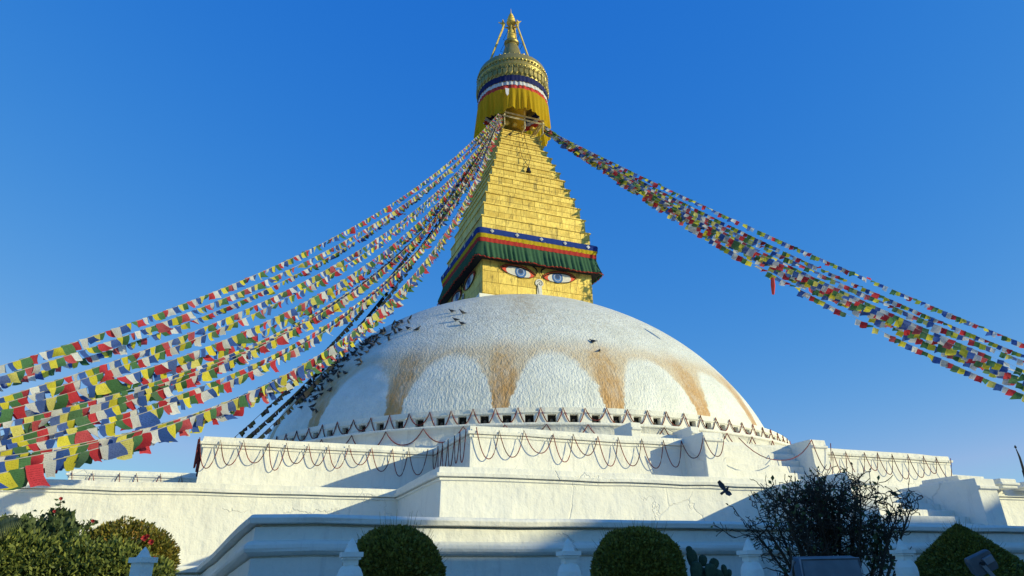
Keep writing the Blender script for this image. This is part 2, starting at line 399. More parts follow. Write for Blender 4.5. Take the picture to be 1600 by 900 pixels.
stair('stair', -1.86, 2.03, -L3, -23.1, h2 - .02, h3 - .12, 7, (-2.68, -1.86), (2.03, 2.75), h3 + .04, .02)
stair('stair', -1.45, 2.55, -L2, -28.5, h1 - .02, h2 - .1, 7, (-2.3, -1.45), (2.55, 3.35), 2.50 + EYE, .02)
stair('stair', -2.5, -.1, -17.7, -18.95, h3 - .02, 5.55 + EYE, 4, (-2.95, -2.5), (-.1, .3), 5.74 + EYE, .02)
# low corner blocks beyond the right-hand stair
for a, b in (((5.4, -26.0, h2 - .02), (6.6, -24.6, 3.02 + EYE)), ((7.2, -26.2, h2 - .02), (8.0, -25.0, 2.96 + EYE)), ((8.55, -26.2, h2 - .02), (9.5, -25.2, 2.90 + EYE)), ((10.1, -26.2, h2 - .02), (11.0, -25.2, 2.88 + EYE))):
    q = MB(); q.box(a, b); q.box((a[0] - .07, a[1] - .07, b[2] - .22), (b[0] + .07, b[1] + .07, b[2] - .13)); bevel(q.build('parapet_block', WHITE, stupa), .03, 2)

# drum: two rings, the upper one with real niche openings
R1, ZR1, R2, ZR2 = 16.783, 6.875 + EYE, 17.6, 6.03 + EYE
drum = empty('drum', (0, 0, h3), stupa)
m = MB(); m.lathe([(18.0, h3 - .03), (17.95, h3 + .45), (17.62, h3 + .52), (17.58, ZR2 - .12), (17.66, ZR2 - .11), (17.66, ZR2), (16.2, ZR2 + .02)], 160, caps=False)
m.build('lower_ring', WHITE, drum, True)
for p_ in bpy.data.meshes[-1].polygons: pass
NN = 108; m = MB(); zn0, zn1 = 6.12 + EYE, 6.57 + EYE; da = 2 * math.pi / NN; A0 = R(-90 - 24.0)
def cyl(r_, a, z): return (r_ * math.cos(a), r_ * math.sin(a), z)
wh = .215 / R1
for k in range(NN):
    a = A0 + k * da; e0, e1 = a - da / 2, a + da / 2; n0, n1 = a - wh * .9, a + wh * .9
    zb_, zt_ = ZR2 - .02, ZR1
    def q4(r0, a0, z0, r1, a1, z1, mi=0): m.add([cyl(r0, a0, z0), cyl(r1, a1, z0), cyl(r1, a1, z1), cyl(r0, a0, z1)], [(0, 1, 2, 3)], mi)
    q4(R1, e0, zb_, R1, n0, zt_); q4(R1, n1, zb_, R1, e1, zt_); q4(R1, n0, zn1, R1, n1, zt_); q4(R1, n0, zb_, R1, n1, zn0)
    Ri = R1 - .28
    m.add([cyl(R1, n0, zn0), cyl(Ri, n0, zn0), cyl(Ri, n0, zn1), cyl(R1, n0, zn1)], [(0, 1, 2, 3)]); m.add([cyl(R1, n1, zn0), cyl(Ri, n1, zn0), cyl(Ri, n1, zn1), cyl(R1, n1, zn1)], [(3, 2, 1, 0)])
    m.add([cyl(R1, n0, zn0), cyl(R1, n1, zn0), cyl(Ri, n1, zn0), cyl(Ri, n0, zn0)], [(0, 1, 2, 3)]); m.add([cyl(R1, n0, zn1), cyl(R1, n1, zn1), cyl(Ri, n1, zn1), cyl(Ri, n0, zn1)], [(3, 2, 1, 0)])
    m.add([cyl(R1, e0, zt_), cyl(R1, e1, zt_), cyl(15.4, e1, zt_ + .03), cyl(15.4, e0, zt_ + .03)], [(0, 1, 2, 3)])
m.build('niche_ring', WHITE, drum)
q = MB(); q.box((-.215, 0, 0), (.215, .02, .45)); q.lathe([(.05, .0), (.13, .02), (.12, .10), (.07, .17), (.075, .22), (.03, .28)], 8, (0, -.07, 0), 1)
nme = mesh('niche', q.V, q.F, [DARK, STATUE], False, q.m)
q = MB(); q.box((-.36, -.055, 0), (.36, .03, .04)); q.box((-.30, -.03, -.03), (.30, .03, -.002)); lme = mesh('niche_hood', q.V, q.F, [WHITE], False, q.m)
for k in range(NN):
    a = A0 + k * da
    if math.cos(a - R(-90) + AZ) < -.1: continue
    rot = Matrix.Rotation(a + math.pi / 2, 4, 'Z')
    inst('niche', nme, Matrix.Translation(cyl(R1 - .27, a, zn0)) @ rot, drum)
    inst('niche_hood', lme, Matrix.Translation(cyl(R1, a, zn1 + .06 + random.uniform(-.01, .01))) @ rot @ Matrix.Rotation(random.uniform(-.02, .02), 4, 'Y'), drum)

# dome
prof = []
NS = 96
for i in range(NS + 1):
    r_ = DQ[0] * math.cos(i / NS * math.pi / 2 * .985); prof.append((r_, dome_z(r_) - DQ[1]))
prof = [(16.05, -1.2)] + prof
m = MB(); m.lathe(prof, 256, caps=False)
Vn = np.array(m.V); lump = sum(np.sin(Vn @ rng.normal(size=3) * f + rng.uniform(0, 6)) * a for f, a in ((.35, .02), (.5, .02), (.9, .012), (1.7, .010), (2.6, .008)))
Vn *= (1 + lump / 16)[:, None]
dome = ob('dome', Vn + DOME_O + np.array([0, 0, DQ[1]]), m.F, DOME, stupa, True, org=DOME_O + np.array([0, 0, DQ[1]]))
# harmika (the box with the eyes)
T = 4.05
har = empty('harmika', (0, 0, 16.4 + EYE), stupa)
m = MB(); m.box((-T + .02, -T + .02, 16.0 + EYE), (T - .02, T - .02, 21.9 + EYE)); m.build('box_core', GOLD, har)
def panel_mesh(w, h, t=.035):
    """gilded sheet: hangs at local x 0..w, z 0..h, proud towards -y, slightly dished"""
    g = .012
    V = [(g, 0, g), (w - g, 0, g), (w - g, 0, h - g), (g, 0, h - g), (g, -t, g), (w - g, -t, g), (w - g, -t, h - g), (g, -t, h - g), (w / 2, -t * .55, h / 2)]
    Fc = [(0, 1, 5, 4), (1, 2, 6, 5), (2, 3, 7, 6), (3, 0, 4, 7), (4, 5, 8), (5, 6, 8), (6, 7, 8), (7, 4, 8)]
    return V, Fc
def panels(parent, half, z0, z1, ncol, nrow, name='gold_panel', faces=('front', 'left')):
    hgt = (z1 - z0) / nrow
    for f in faces:
        cuts0 = np.linspace(-half, half, ncol + 1); cuts0[1:-1] += rng.uniform(-.22, .22, ncol - 1) * (2 * half / ncol)
        for r_ in range(nrow):
            cuts = cuts0.copy(); cuts[1:-1] += rng.uniform(-.05, .05, ncol - 1) * (2 * half / ncol)
            for c_ in range(ncol):
                w = cuts[c_ + 1] - cuts[c_]; V, Fc = panel_mesh(w, hgt * random.uniform(.985, 1.0), random.uniform(.012, .022))
                me = mesh(name, V, Fc, GOLD)
                M_ = Matrix.Translation((cuts[c_], -half + .004, z0 + r_ * hgt)) @ Matrix.Rotation(random.uniform(-.012, .012), 4, 'X') @ Matrix.Rotation(random.uniform(-.006, .006), 4, 'Z')
                if f == 'left': M_ = Matrix.Rotation(-math.pi / 2, 4, 'Z') @ M_
                inst(name, me, M_, parent)
panels(har, T, 16.35 + EYE, 19.6 + EYE, 6, 4)
# corner sill at the tower's foot
q = MB(); q.loft([(-4.35, -4.35), (4.35, -4.35), (4.35, 4.35), (-4.35, 4.35)], [(0, 15.9 + EYE), (0, 16.98 + EYE), (-.3, 17.0 + EYE)]); q.build('sill', WHITE, har)

def eye_mesh(s):
    """painted eye on the plane x-z, facing -y; s=+1 mirrors the left eye into the right one"""
    B = MB()
    xo, xi = -2.73, -.33; c = (xo + xi) / 2; hw = (xi - xo) / 2
    def lid(t, top):   # t in -1..1 (outer..inner)
        base = 19.06 + (18.83 - 19.06) * (t + 1) / 2
        return base + (top * (1 - abs(t) ** 2.1) ** .75)
    def almond(sc, top, bot, y, mi, n=28, dx=0, clipx=None):
        up = []; lo = []
        for i in range(n + 1):
            t = -1 + 2 * i / n
            up.append((c + dx + hw * sc * t, lid(t * sc, top))); lo.append((c + dx + hw * sc * t, lid(t * sc, -bot)))
        V = [(x, y, z) for x, z in up] + [(x, y, z) for x, z in lo]
        B.add(V, [(i, i + 1, n + 1 + i + 1, n + 1 + i) for i in range(n)], mi)
    almond(1.0, .37, .30, -.004, 4); almond(.965, .345, .275, -.010, 1); 
    # white of the eye, red corners left showing
    n = 24; V = []
    for i in range(n + 1):
        t = -.72 + 1.46 * i / n; e = min(1, (t + .72) / .10 + .15, (.74 - t) / .10 + .15)
        mid = lid(t, .02); V.append((c + hw * t, -.016, mid + (lid(t, .36) - mid) * (.35 + .65 * e) - .02)); V.append((c + hw * t, -.016, mid + (lid(t, -.30) - mid) * (.35 + .65 * e) + .015))
    B.add(V, [(2 * i, 2 * i + 2, 2 * i + 3, 2 * i + 1) for i in range(n)], 0)
    def disc(r_, y, mi, cx=-1.36, cz=18.99, n=30):
        P = []
        for k in range(n):
            a = 2 * math.pi * k / n; x = cx + r_ * math.cos(a); z = cz + r_ * 1.02 * math.sin(a); t = (x - c) / hw
            P.append((x, y, min(z, lid(t, .36) - .03)))
        B.add(P, [tuple(range(n))], mi)
    disc(.41, -.022, 3); disc(.375, -.027, 2); disc(.27, -.031, 6); disc(.23, -.035, 2); disc(.165, -.039, 3, cz=19.04)
    # lid line and the fold above it
    for dy, rad, mi in ((.0, .035, 4), (.10, .022, 1), (.15, .02, 4)):
        pts = [(c + hw * t * 1.06, -.03, lid(max(-1, min(1, t)), .40) + dy * (1 - .3 * abs(t))) for t in np.linspace(-1, 1, 20)]
        B.tube(pts, rad, 4, mi)
    pts = [(c + hw * t, -.025, lid(t, -.34)) for t in np.linspace(-1, 1, 18)]; B.tube(pts, .018, 4, 4)
    pts = [(-.36, -.03, 18.92), (-.22, -.03, 19.02), (-.14, -.03, 19.22), (-.22, -.03, 19.40), (-.45, -.03, 19.55)]; B.tube(pts, [.01, .035, .05, .06, .05], 4, 4)   # brow's inner hook
    pts = [(c + hw * t, -.03, 19.58 + .12 * (1 - t * t)) for t in np.linspace(-1, .78, 14)]; B.tube(pts, .07, 4, 4)
    V = [(x * s, y, z + EYE) for x, y, z in B.V]
    Fc = [f if s < 0 else f for f in B.F]
    if s < 0: V = [(-x, y, z) for x, y, z in V]
    else: V = [(-x, y, z) for x, y, z in V]; Fc = [f[::-1] for f in Fc]
    return V, Fc, B.m
EMATS = [EW, ER, EBL, EBD, EK, EWS, EWS]
nose = MB()
pw = [(.0 + .30 * math.cos(a) * (1 if math.sin(a) > -.3 else .75), 18.36 + .32 * math.sin(a)) for a in np.linspace(0, 2 * math.pi, 22, endpoint=False)]
nose.add([(x, -.006, z) for x, z in pw], [tuple(range(22))], 0)
nose.add([(-.16, -.010, 18.2), (.16, -.010, 18.2), (.20, -.010, 17.3), (-.20, -.010, 17.3)], [(0, 1, 2, 3)], 0)
nose.tube([(.05 + (.22 - .012 * i) * math.cos(2.6 - i * .5), -.02, 18.37 + (.22 - .012 * i) * math.sin(2.6 - i * .5)) for i in range(17)], .018, 4, 1)
nose.tube([(-.15, -.02, 18.30), (-.12, -.02, 18.0), (-.06, -.02, 17.6)], .016, 4, 1)
for face in ('front', 'left'):
    Rm = Matrix.Identity(4) if face == 'front' else Matrix.Rotation(-math.pi / 2, 4, 'Z')
    yoff = -(T + .06)
    for s in (-1, 1):
        V, Fc, fm = eye_mesh(s)
        V = [Rm @ Vector((x, y + yoff, z)) for x, y, z in V]
        e = ob('eye', V, Fc, EMATS, har, False, fm); e['label'] = 'painted blue eye on the ' + ('sunlit' if face == 'front' else 'shaded') + ' face of the tower'
    V = [Rm @ Vector((x, y + yoff, z + EYE)) for x, y, z in nose.V]
    ob('nose_mark', V, nose.F, [EW, EK], har, False, nose.m)

# spire of thirteen steps
STEPS = [(4.100, 22.888), (3.893, 24.038), (3.667, 25.063), (3.430, 26.002), (3.177, 26.868), (2.912, 27.754), (2.668, 28.548), (2.431, 29.375), (2.235, 30.051), (1.986, 30.732), (1.793, 31.351), (1.676, 31.884), (1.552, 32.340)]
spire = empty('spire', (0, 0, 21.7 + EYE), stupa)
zb = 21.7
for t, zt in STEPS:
    q = MB(); q.box((-t + .03, -t + .03, zb + EYE - .15), (t - .03, t - .03, zt + EYE - .01)); q.box((-t - .075, -t - .075, zt + EYE - .085), (t + .075, t + .075, zt + EYE))
    q.build('step', GOLD, spire)
    n = max(3, int(round(2 * t / .95)))
    panels(spire, t, zb + EYE, zt + EYE - .06, n, 2, 'gold_panel', ('front',)); panels(spire, t, zb + EYE, zt + EYE - .06, n, 1, 'gold_panel', ('left',))
    zb = zt

# lotus, railing and balls under the umbrella
crown = empty('umbrella', (0, 0, 32.3 + EYE), stupa)
m = MB(); m.lathe([(.9, 32.2), (1.15, 32.5), (1.25, 32.8), (.85, 33.1), (.7, 33.5), (.9, 33.9), (1.0, 34.6), (1.2, 36.3), (2.5, 36.65)], 40, (0, 0, EYE)); m.build('lotus_neck', GOLD_U, crown, True)
q = MB(); q.lathe([(.02, 0), (.14, .04), (.2, .15), (.2, .22), (.13, .34), (.02, .38)], 14); bme = mesh('gold_ball', q.V, q.F, [GOLD], True, q.m)
for x_, y_ in [(a, -1.42) for a in (-1.1, -.45, .3, 1.05)] + [(-1.42, a) for a in (-.9, -.1, .7)]:
    inst('gold_ball', bme, Matrix.Translation((x_, y_, 32.95 + EYE)), crown)
def beam(a, b, w=.07, mat=WOOD, name='railing_beam', par=crown):
    q = MB(); q.tube([a, b], w, 4); return q.build(name, mat, par)
HB = 1.62; HF = 2.2
for z in (33.50, 33.16):
    for (xa, ya), (xb, yb) in (((-HB, -HF), (HB, -HF)), ((-HB, HB), (-HB, -HF)), ((HB, -HF), (HB, HB))):
        d = np.array([xb - xa, yb - ya, 0]); d = d / np.linalg.norm(d) * .15; beam(np.array([xa, ya, z + EYE]) - d, np.array([xb, yb, z + EYE]) + d, .085)
for x_, y_ in ((-HB, -HF), (0.05, -HF - .06), (HB, -HF), (-HB, -.3), (-HB, HB), (HB, HB)):
    beam((x_, y_, 32.25 + EYE), (x_, y_, 34.0 + EYE), .05, WOOD, 'railing_post')
for x_ in (-HB, .05, HB): beam((x_, -1.3, 32.30 + EYE), (x_, -HF - .1, 32.32 + EYE), .05, WOOD, 'railing_post')
# gilded umbrella drum with relief rings and a scalloped lower edge
RU = 2.92
pr = [(2.6, 36.6), (RU - .02, 36.95), (RU, 37.15), (RU + .05, 37.2), (RU + .05, 37.3), (RU, 37.35), (RU - .01, 38.0), (RU + .05, 38.05), (RU + .06, 38.17), (RU, 38.22), (RU - .02, 38.55), (RU + .04, 38.6), (RU + .05, 38.7), (RU - .01, 38.76), (RU - .05, 39.05), (RU - .10, 39.16), (RU - .25, 39.28), (RU - .6, 39.38), (2.0, 39.44), (1.98, 39.56), (1.8, 39.58), (.5, 39.6)]
m = MB(); m.lathe(pr, 96, (0, 0, EYE)); m.build('umbrella_drum', GOLD_U, crown, True)
def ringmesh(name, q, count, r_, z, tilt=0, mat=GOLD_U, ph=0):
    me = mesh(name, q.V, q.F, [mat], False, q.m)
    for k in range(count):
        a = 2 * math.pi * (k + ph) / count
        inst(name, me, Matrix.Translation((r_ * math.cos(a), r_ * math.sin(a), z + EYE)) @ Matrix.Rotation(a + math.pi / 2, 4, 'Z') @ Matrix.Rotation(tilt, 4, 'X'), crown)
q = MB(); q.add([(-.21, 0, .55), (.21, 0, .55), (.21, 0, .12), (.12, 0, -.02), (0, 0, -.10), (-.12, 0, -.02), (-.21, 0, .12)] + [(-.15, -.09, .5), (.15, -.09, .5), (.15, -.09, .15), (0, -.09, .0), (-.15, -.09, .15)], [(7, 8, 9, 10, 11), (0, 1, 8, 7), (1, 2, 9, 8), (2, 3, 4, 10, 9), (4, 5, 6, 11, 10), (6, 0, 7, 11)]); ringmesh('gold_pendant', q, 44, RU + .03, 37.02)
q = MB(); q.tube([(-.16, -.02, .0), (-.10, -.05, .22), (0, -.06, .34), (.10, -.05, .22), (.16, -.02, .0)], .045, 5); q.tube([(0, -.03, 0), (0, -.06, .2)], .05, 5); ringmesh('gold_leaf_relief', q, 44, RU, 37.62)
q = MB(); q.lathe([(.02, 0), (.08, .02), (.10, .09), (.05, .17), (.01, .2)], 8); ringmesh('gold_stud', q, 40, 2.5, 39.36); ringmesh('gold_stud', q, 60, RU + .02, 38.42)
# pinnacle: bell, lotus, ball, finial
pin = empty('pinnacle', (0, 0, 39.5 + EYE), stupa)
m = MB(); m.lathe([(1.2, 39.5), (1.15, 39.8), (1.0, 40.7), (.80, 41.5), (.62, 42.2), (.46, 42.6)], 32, (0, 0, EYE)); m.build('bell_base', GOLD_U, pin, True)
m = MB(); m.lathe([(.40, 42.5), (.62, 42.6), (.66, 42.8), (.5, 43.0), (.35, 43.05)], 20, (0, 0, EYE)); m.build('lotus_ring', GOLD_U, pin, True)
m = MB(); m.lathe([(.2, 43.0), (.36, 43.2), (.40, 43.45), (.34, 43.75), (.2, 43.95), (.26, 44.05), (.2, 44.2), (.10, 44.4), (.13, 44.7), (.09, 45.0)], 20, (0, 0, EYE)); m.build('gold_ball', GOLD, pin, True)
m = MB(); m.lathe([(.12, 44.9), (.40, 45.02), (.43, 45.12), (.30, 45.26), (.26, 45.32), (.35, 45.40), (.35, 45.48), (.22, 45.60), (.20, 45.66), (.27, 45.73), (.26, 45.80), (.14, 45.92), (.12, 45.98), (.17, 46.04), (.08, 46.16), (.045, 46.3), (.012, 46.75)], 20, (0, 0, EYE)); m.build('finial', GOLD, pin, True)
for lt, bk in ((-2.3, -.1), (1.8, -.3), (-.6, 1.7), (.85, 1.6)):
    sx, sy = np.array([math.cos(AZ), -math.sin(AZ)]) * lt + np.array([math.sin(AZ), math.cos(AZ)]) * bk; sx /= 1.2; sy /= 1.2
    a, b = np.array([sx * 1.2, sy * 1.2, 39.4 + EYE]), np.array([sx * .30, sy * .30, 45.0 + EYE])
    q = MB(); sd_ = np.cross(b - a, [0, 0, 1.]); sd_ = sd_ / np.linalg.norm(sd_) * .085
    for s in (-1, 1): q.tube([a + sd_ * s, b + sd_ * s * .9], .075, 5)
    for t in np.linspace(.04, .96, 16): q.tube([a + (b - a) * t - sd_, a + (b - a) * t + sd_], .03, 4)
    q.build('lattice_strut', GOLD, pin)
    o_ = b + np.array([sx * .08, sy * .08, -.02]); q = MB()
    q.tube([o_ + [-.25 * sy, .25 * sx, .0], o_ + [0, 0, .12], o_ + [.25 * sy, -.25 * sx, .0]], [.05, .12, .05], 6); q.lathe([(.02, -.1), (.15, 0), (.12, .14), (.02, .22)], 8, tuple(o_)); q.tube([o_, o_ + [sx * .2, sy * .2, .16]], [.09, .04], 5)
    q.build('strut_ornament', GOLD, pin)
for z, s in ((42.3, .75), (43.5, .55)):
    for (ax, ay), (bx, by) in (((-1, -1), (1, -1)), ((-1, -1), (-1, 1)), ((1, -1), (1, 1)), ((-1, 1), (1, 1))): beam((ax * s, ay * s, z + EYE), (bx * s, by * s, z + EYE), .018, IRON, 'tie_rod', pin)

# ------------------------------------------------------------------ cloths on the tower
def rsq(h, r_, n=6):
    """rounded square outline as (point, arc length) list, starting mid-front"""
    P = []
    for cx, cy, a0 in ((h - r_, -h + r_, -90), (h - r_, h - r_, 0), (-h + r_, h - r_, 90), (-h + r_, -h + r_, 180)):
        for i in range(n + 1): a = R(a0 + 90 * i / n); P.append((cx + r_ * math.cos(a), cy + r_ * math.sin(a)))
    Q = []
    for i in range(len(P)):
        a, b = np.array(P[i]), np.array(P[(i + 1) % len(P)]); k = max(1, int(np.linalg.norm(b - a) / .06))
        for j in range(k): Q.append(a + (b - a) * j / k)
    return np.array(Q)
def cloth_ring(name, prof, mat, parent, fold=0., seed=0, outline=None, rad=.3, dropn=.0):
    """prof: [(half size, z, fold weight, noise weight)]"""
    base = rsq(1.0 * prof[0][0], rad) if outline is None else outline
    n = len(base); ang = np.cumsum(np.r_[0, np.linalg.norm(np.diff(base, axis=0), axis=1)])
    nr = np.stack([np.roll(base, -1, 0)[:, 1] - np.roll(base, 1, 0)[:, 1], -(np.roll(base, -1, 0)[:, 0] - np.roll(base, 1, 0)[:, 0])], 1); nr /= np.linalg.norm(nr, axis=1)[:, None]
    rg = np.random.default_rng(seed); tot = ang[-1] + .06
    f = np.zeros(n); nz = np.zeros(n)
    for kx in range(26):
        cyc = rg.integers(int(tot * 1.1), int(tot * 3.6)); f += np.sin(ang / tot * 2 * math.pi * cyc + rg.uniform(0, 6.3)) * rg.uniform(.2, 1)
        nz += np.sin(ang / tot * 2 * math.pi * rg.integers(3, 22) + rg.uniform(0, 6.3)) / 4
    f = np.tanh(f * .55)
    V = []; h0 = prof[0][0]
    for h, z, fw, nw in prof:
        off = (h - h0) + fold * fw * f
        for i in range(n): V.append((base[i, 0] + nr[i, 0] * off[i], base[i, 1] + nr[i, 1] * off[i], z + dropn * nw * nz[i]))
    k = len(prof); Fc = [(j * n + (i + 1) % n, j * n + i, (j + 1) * n + i, (j + 1) * n + (i + 1) % n) for j in range(k - 1) for i in range(n)]
    return ob(name, V, [g[::-1] for g in Fc], mat, parent, True)
E_ = EYE
val = tag(empty('valance', (0, 0, 19.2 + EYE)), 'pleated green cloth valance with blue, yellow and red bands round the gold tower', 'valance')
cloth_ring('green_skirt', [(4.42, 20.74 + E_, .3, .2), (4.47, 20.55 + E_, .7, .2), (4.56, 20.2 + E_, 1, .4), (4.66, 19.92 + E_, 1.1, .7), (4.75, 19.68 + E_, 1.2, 1), (4.79, 19.55 + E_, 1.1, 1), (4.74, 19.47 + E_, .9, 1)], CG, val, .065, 3, dropn=.035)
q = MB(); q.loft([(-4.62, -4.62), (4.62, -4.62), (4.62, 4.62), (-4.62, 4.62)], [(-.52, 19.56 + E_), (0, 19.56 + E_), (0, 19.66 + E_), (-.5, 19.7 + E_)]); q.build('soffit_shade_board', DARK, val)  # dark underside; its near-black also paints in the valance's shadow
cloth_ring('red_band', [(4.44, 20.72 + E_, .3, .2), (4.47, 21.04 + E_, .15, .2)], CRD, val, .05, 4, dropn=.02)
cloth_ring('yellow_band', [(4.475, 21.0 + E_, .3, .2), (4.52, 21.33 + E_, .15, .2)], CY, val, .05, 5, dropn=.02)
cloth_ring('blue_band', [(4.53, 21.29 + E_, .2, .2), (4.58, 21.68 + E_, .1, .2), (4.50, 21.72 + E_, 0, 0), (4.05, 21.78 + E_, 0, 0)], CB, val, .04, 6, dropn=.02)
cloth_ring('hem_fringe', [(4.755, 19.485 + E_, .95, 1), (4.745, 19.45 + E_, .95, 1), (4.71, 19.445 + E_, .9, 1)], CRD, val, .065, 3, dropn=.035)
q = MB(); q.add([(-.15, 0, 0), (0, 0, -.15), (.15, 0, 0), (0, 0, .15), (0, -.04, 0)], [(0, 1, 4), (1, 2, 4), (2, 3, 4), (3, 0, 4)]); sme = mesh('white_flower_patch', q.V, q.F, [CW])
for face in range(3):
    for u in (-3.55, -1.75, .05, 1.85, 3.65):
        inst('white_flower_patch', sme, Matrix.Rotation([0, -math.pi / 2, math.pi / 2][face], 4, 'Z') @ Matrix.Translation((u, -4.60, 21.49 + EYE)), val)

cur = tag(empty('umbrella_curtain', (0, 0, 33.6 + EYE)), 'yellow curtain with navy, white and red bands under the gilded umbrella', 'curtain')
circ = np.array([((RU - .06) * math.cos(a), (RU - .06) * math.sin(a)) for a in np.linspace(0, 2 * math.pi, 300, endpoint=False)])
h0 = RU - .06
def cc(name, rows, mat, fold, seed, dropn): return cloth_ring(name, [(h0 + a, z + E_, b, c) for a, z, b, c in rows], mat, cur, fold, seed, circ, dropn=dropn)
cc('navy_band', [(.0, 37.1, .2, 0), (.03, 36.7, .5, 0), (.06, 36.3, .7, .3)], CNAVY, .05, 11, .03)
cc('white_band', [(.04, 36.32, .6, .3), (.07, 35.92, .8, .4)], CW, .05, 12, .03)
cc('red_band', [(.06, 35.95, .8, .4), (.09, 35.52, .9, .4)], CRD, .05, 13, .03)
# yellow curtain, drawn aside over the railing
rg = np.random.default_rng(5); n = 300; V = []; rows = 9
th = np.linspace(0, 2 * math.pi, n, endpoint=False)
fold = np.tanh(sum(np.sin(th * k + rg.uniform(0, 6)) * rg.uniform(.3, 1) for k in (17, 23, 29, 35, 41, 47)) * .7)
drop = 2.2 + .12 * np.sin(th * 5 + 1) + .10 * np.sin(th * 11 + 2)
gap = np.exp(-((((th - R(-90 + 8) + math.pi) % (2 * math.pi)) - math.pi) / .42) ** 2); drop = drop - gap * .06
for j in range(rows):
    s = j / (rows - 1)
    for i in range(n):
        r_ = h0 + .07 + .10 * s + fold[i] * (.03 + .15 * s) + .12 * s * math.sin(th[i] * 3 + .5); z = 35.56 - drop[i] * s
        V.append((r_ * math.cos(th[i]), r_ * math.sin(th[i]), z + EYE))
ob('yellow_curtain', V, [(j * n + i, (j + 1) * n + i, (j + 1) * n + (i + 1) % n, j * n + (i + 1) % n) for j in range(rows - 1) for i in range(n)], CY, cur, True)
# small tag hanging on the curtain
a = R(-112 - 8); q = MB(); c0 = np.array([(RU + .16) * math.cos(a), (RU + .16) * math.sin(a), 35.45 + EYE])
q.add([c0 + [-.16, 0, 0], c0 + [.16, 0, 0], c0 + [.12, -.02, -.55], c0 + [0, -.02, -.75], c0 + [-.12, -.02, -.55]], [(0, 1, 2, 3, 4)]); q.build('pennant', EWS, cur)

# bell hanging on cords down the spire
hb = tag(empty('hanging_bell', (-.05, -2.95, 27.9 + EYE)), 'small black bell on cords down the sunlit face of the gold spire', 'bell')
q = MB()
for dx in (-.35, .35):
    q.tube([(dx * .6, -1.66, 32.3 + EYE), (dx * .9 - .05, -2.05, 30.9 + EYE), (dx * 1.0 - .05, -2.6, 29.4 + EYE), (-.05, -2.95, 28.35 + EYE)], .022, 4)
q.build('cord', IRON, hb)
q = MB(); q.lathe([(.22, 0), (.17, .08), (.12, .3), (.05, .42), (.02, .5)], 12, (-.05, -2.97, 27.87 + EYE)); q.build('bell', IRON, hb, True)

# ------------------------------------------------------------------ rope garlands
def garland(pk, nrm, label, dip=.86, rad=.016, group='red rope garlands', jitter=.16):
    """pk: list of peak points; rope sags between neighbours"""
    pts = []
    for a, b in zip(pk[:-1], pk[1:]):
        a, b = np.array(a), np.array(b); dd = dip * random.uniform(1 - jitter * 1.6, 1 + jitter * 1.6)
        for s in np.linspace(0, 1, 13)[:-1]:
            # narrow cusps at the nails, round belly
            t = s * 2 - 1; sag = dd * (1 - abs(t) ** 2.3)
            pts.append(a + (b - a) * s + np.array([0, 0, -sag]) + np.array(nrm) * (.03 * math.sin(s * math.pi)))
    pts.append(np.array(pk[-1])); q = MB(); q.tube(pts, rad, 5)
    return tag(q.build('rope_garland', ROPE, None, True), label, 'garland', group)
def run(a, b, n): return [tuple(np.array(a) + (np.array(b) - np.array(a)) * (i + (random.uniform(-.14, .14) if 0 < i < n else 0)) / n + np.array([0, 0, random.uniform(-.035, .035)])) for i in range(n + 1)]
g = .13; zp = h3 - .09
garland(run((-w3 + .15, -L3 - g, zp), (-2.85, -L3 - g, zp), 9), (0, -1, 0), 'red rope garland looped along the top terrace left of its stair')
garland([(-2.85, -L3 - g, zp), (-2.75, -23.3, zp), (-1.9, -23.32, zp)], (0, -1, 0), 'red rope loop round the left pier of the top stair', .75)
garland([(-1.3, -23.32, zp - .02), (1.98, -23.32, zp + .08)], (0, -1, 0), 'long red rope sagging across the opening of the top stair', .8)
garland([(1.98, -23.32, zp + .08), (2.85, -23.32, zp)], (0, -1, 0), 'single red rope loop on the right pier of the top stair', .85)
garland(run((3.2, -L3 - g, zp), (w3 - .1, -L3 - g, zp), 9), (0, -1, 0), 'red rope garland looped along the top terrace right of its stair')
garland(run((-V3 - .1, -M3 - g, zp), (-w3 - .3, -M3 - g, zp), 11), (0, -1, 0), 'red rope garland along the recessed left wall of the top terrace')
garland(run((-w3 - g, -M3 - .2, zp), (-w3 - g, -L3 + .05, zp), 6), (-1, 0, 0), 'red rope garland on the shaded side wall of the top terrace bay')
garland(run((-V3 - g, -M3 + .1, zp), (-V3 - g, -11, zp), 8), (-1, 0, 0), 'red rope garland bunched on the far left end wall of the top terrace', .7, .03)
garland(run((-23.4, -10.65 - g, 4.30 + EYE - .10), (-18.7, -10.65 - g, 4.30 + EYE - .10), 6), (0, -1, 0), 'red rope garland on the low far left wing wall')
pk = []
for k in range(-24, 34):
    a = A0 + (k + .5) * da; pk.append(cyl(R1 + .05, a, ZR1 - .02 + random.uniform(-.03, .03)))
garland(pk, (0, 0, 0), 'red rope garland looped between the niches round the foot of the dome', .66, .024)
pk = [cyl(R2 + .10, R(-90 - 75 + 5.65 * k), ZR2 - .10) for k in range(28)]
garland(pk, (0, 0, 0), 'red rope garland in wide loops round the lower ring below the niches', .62, .024)

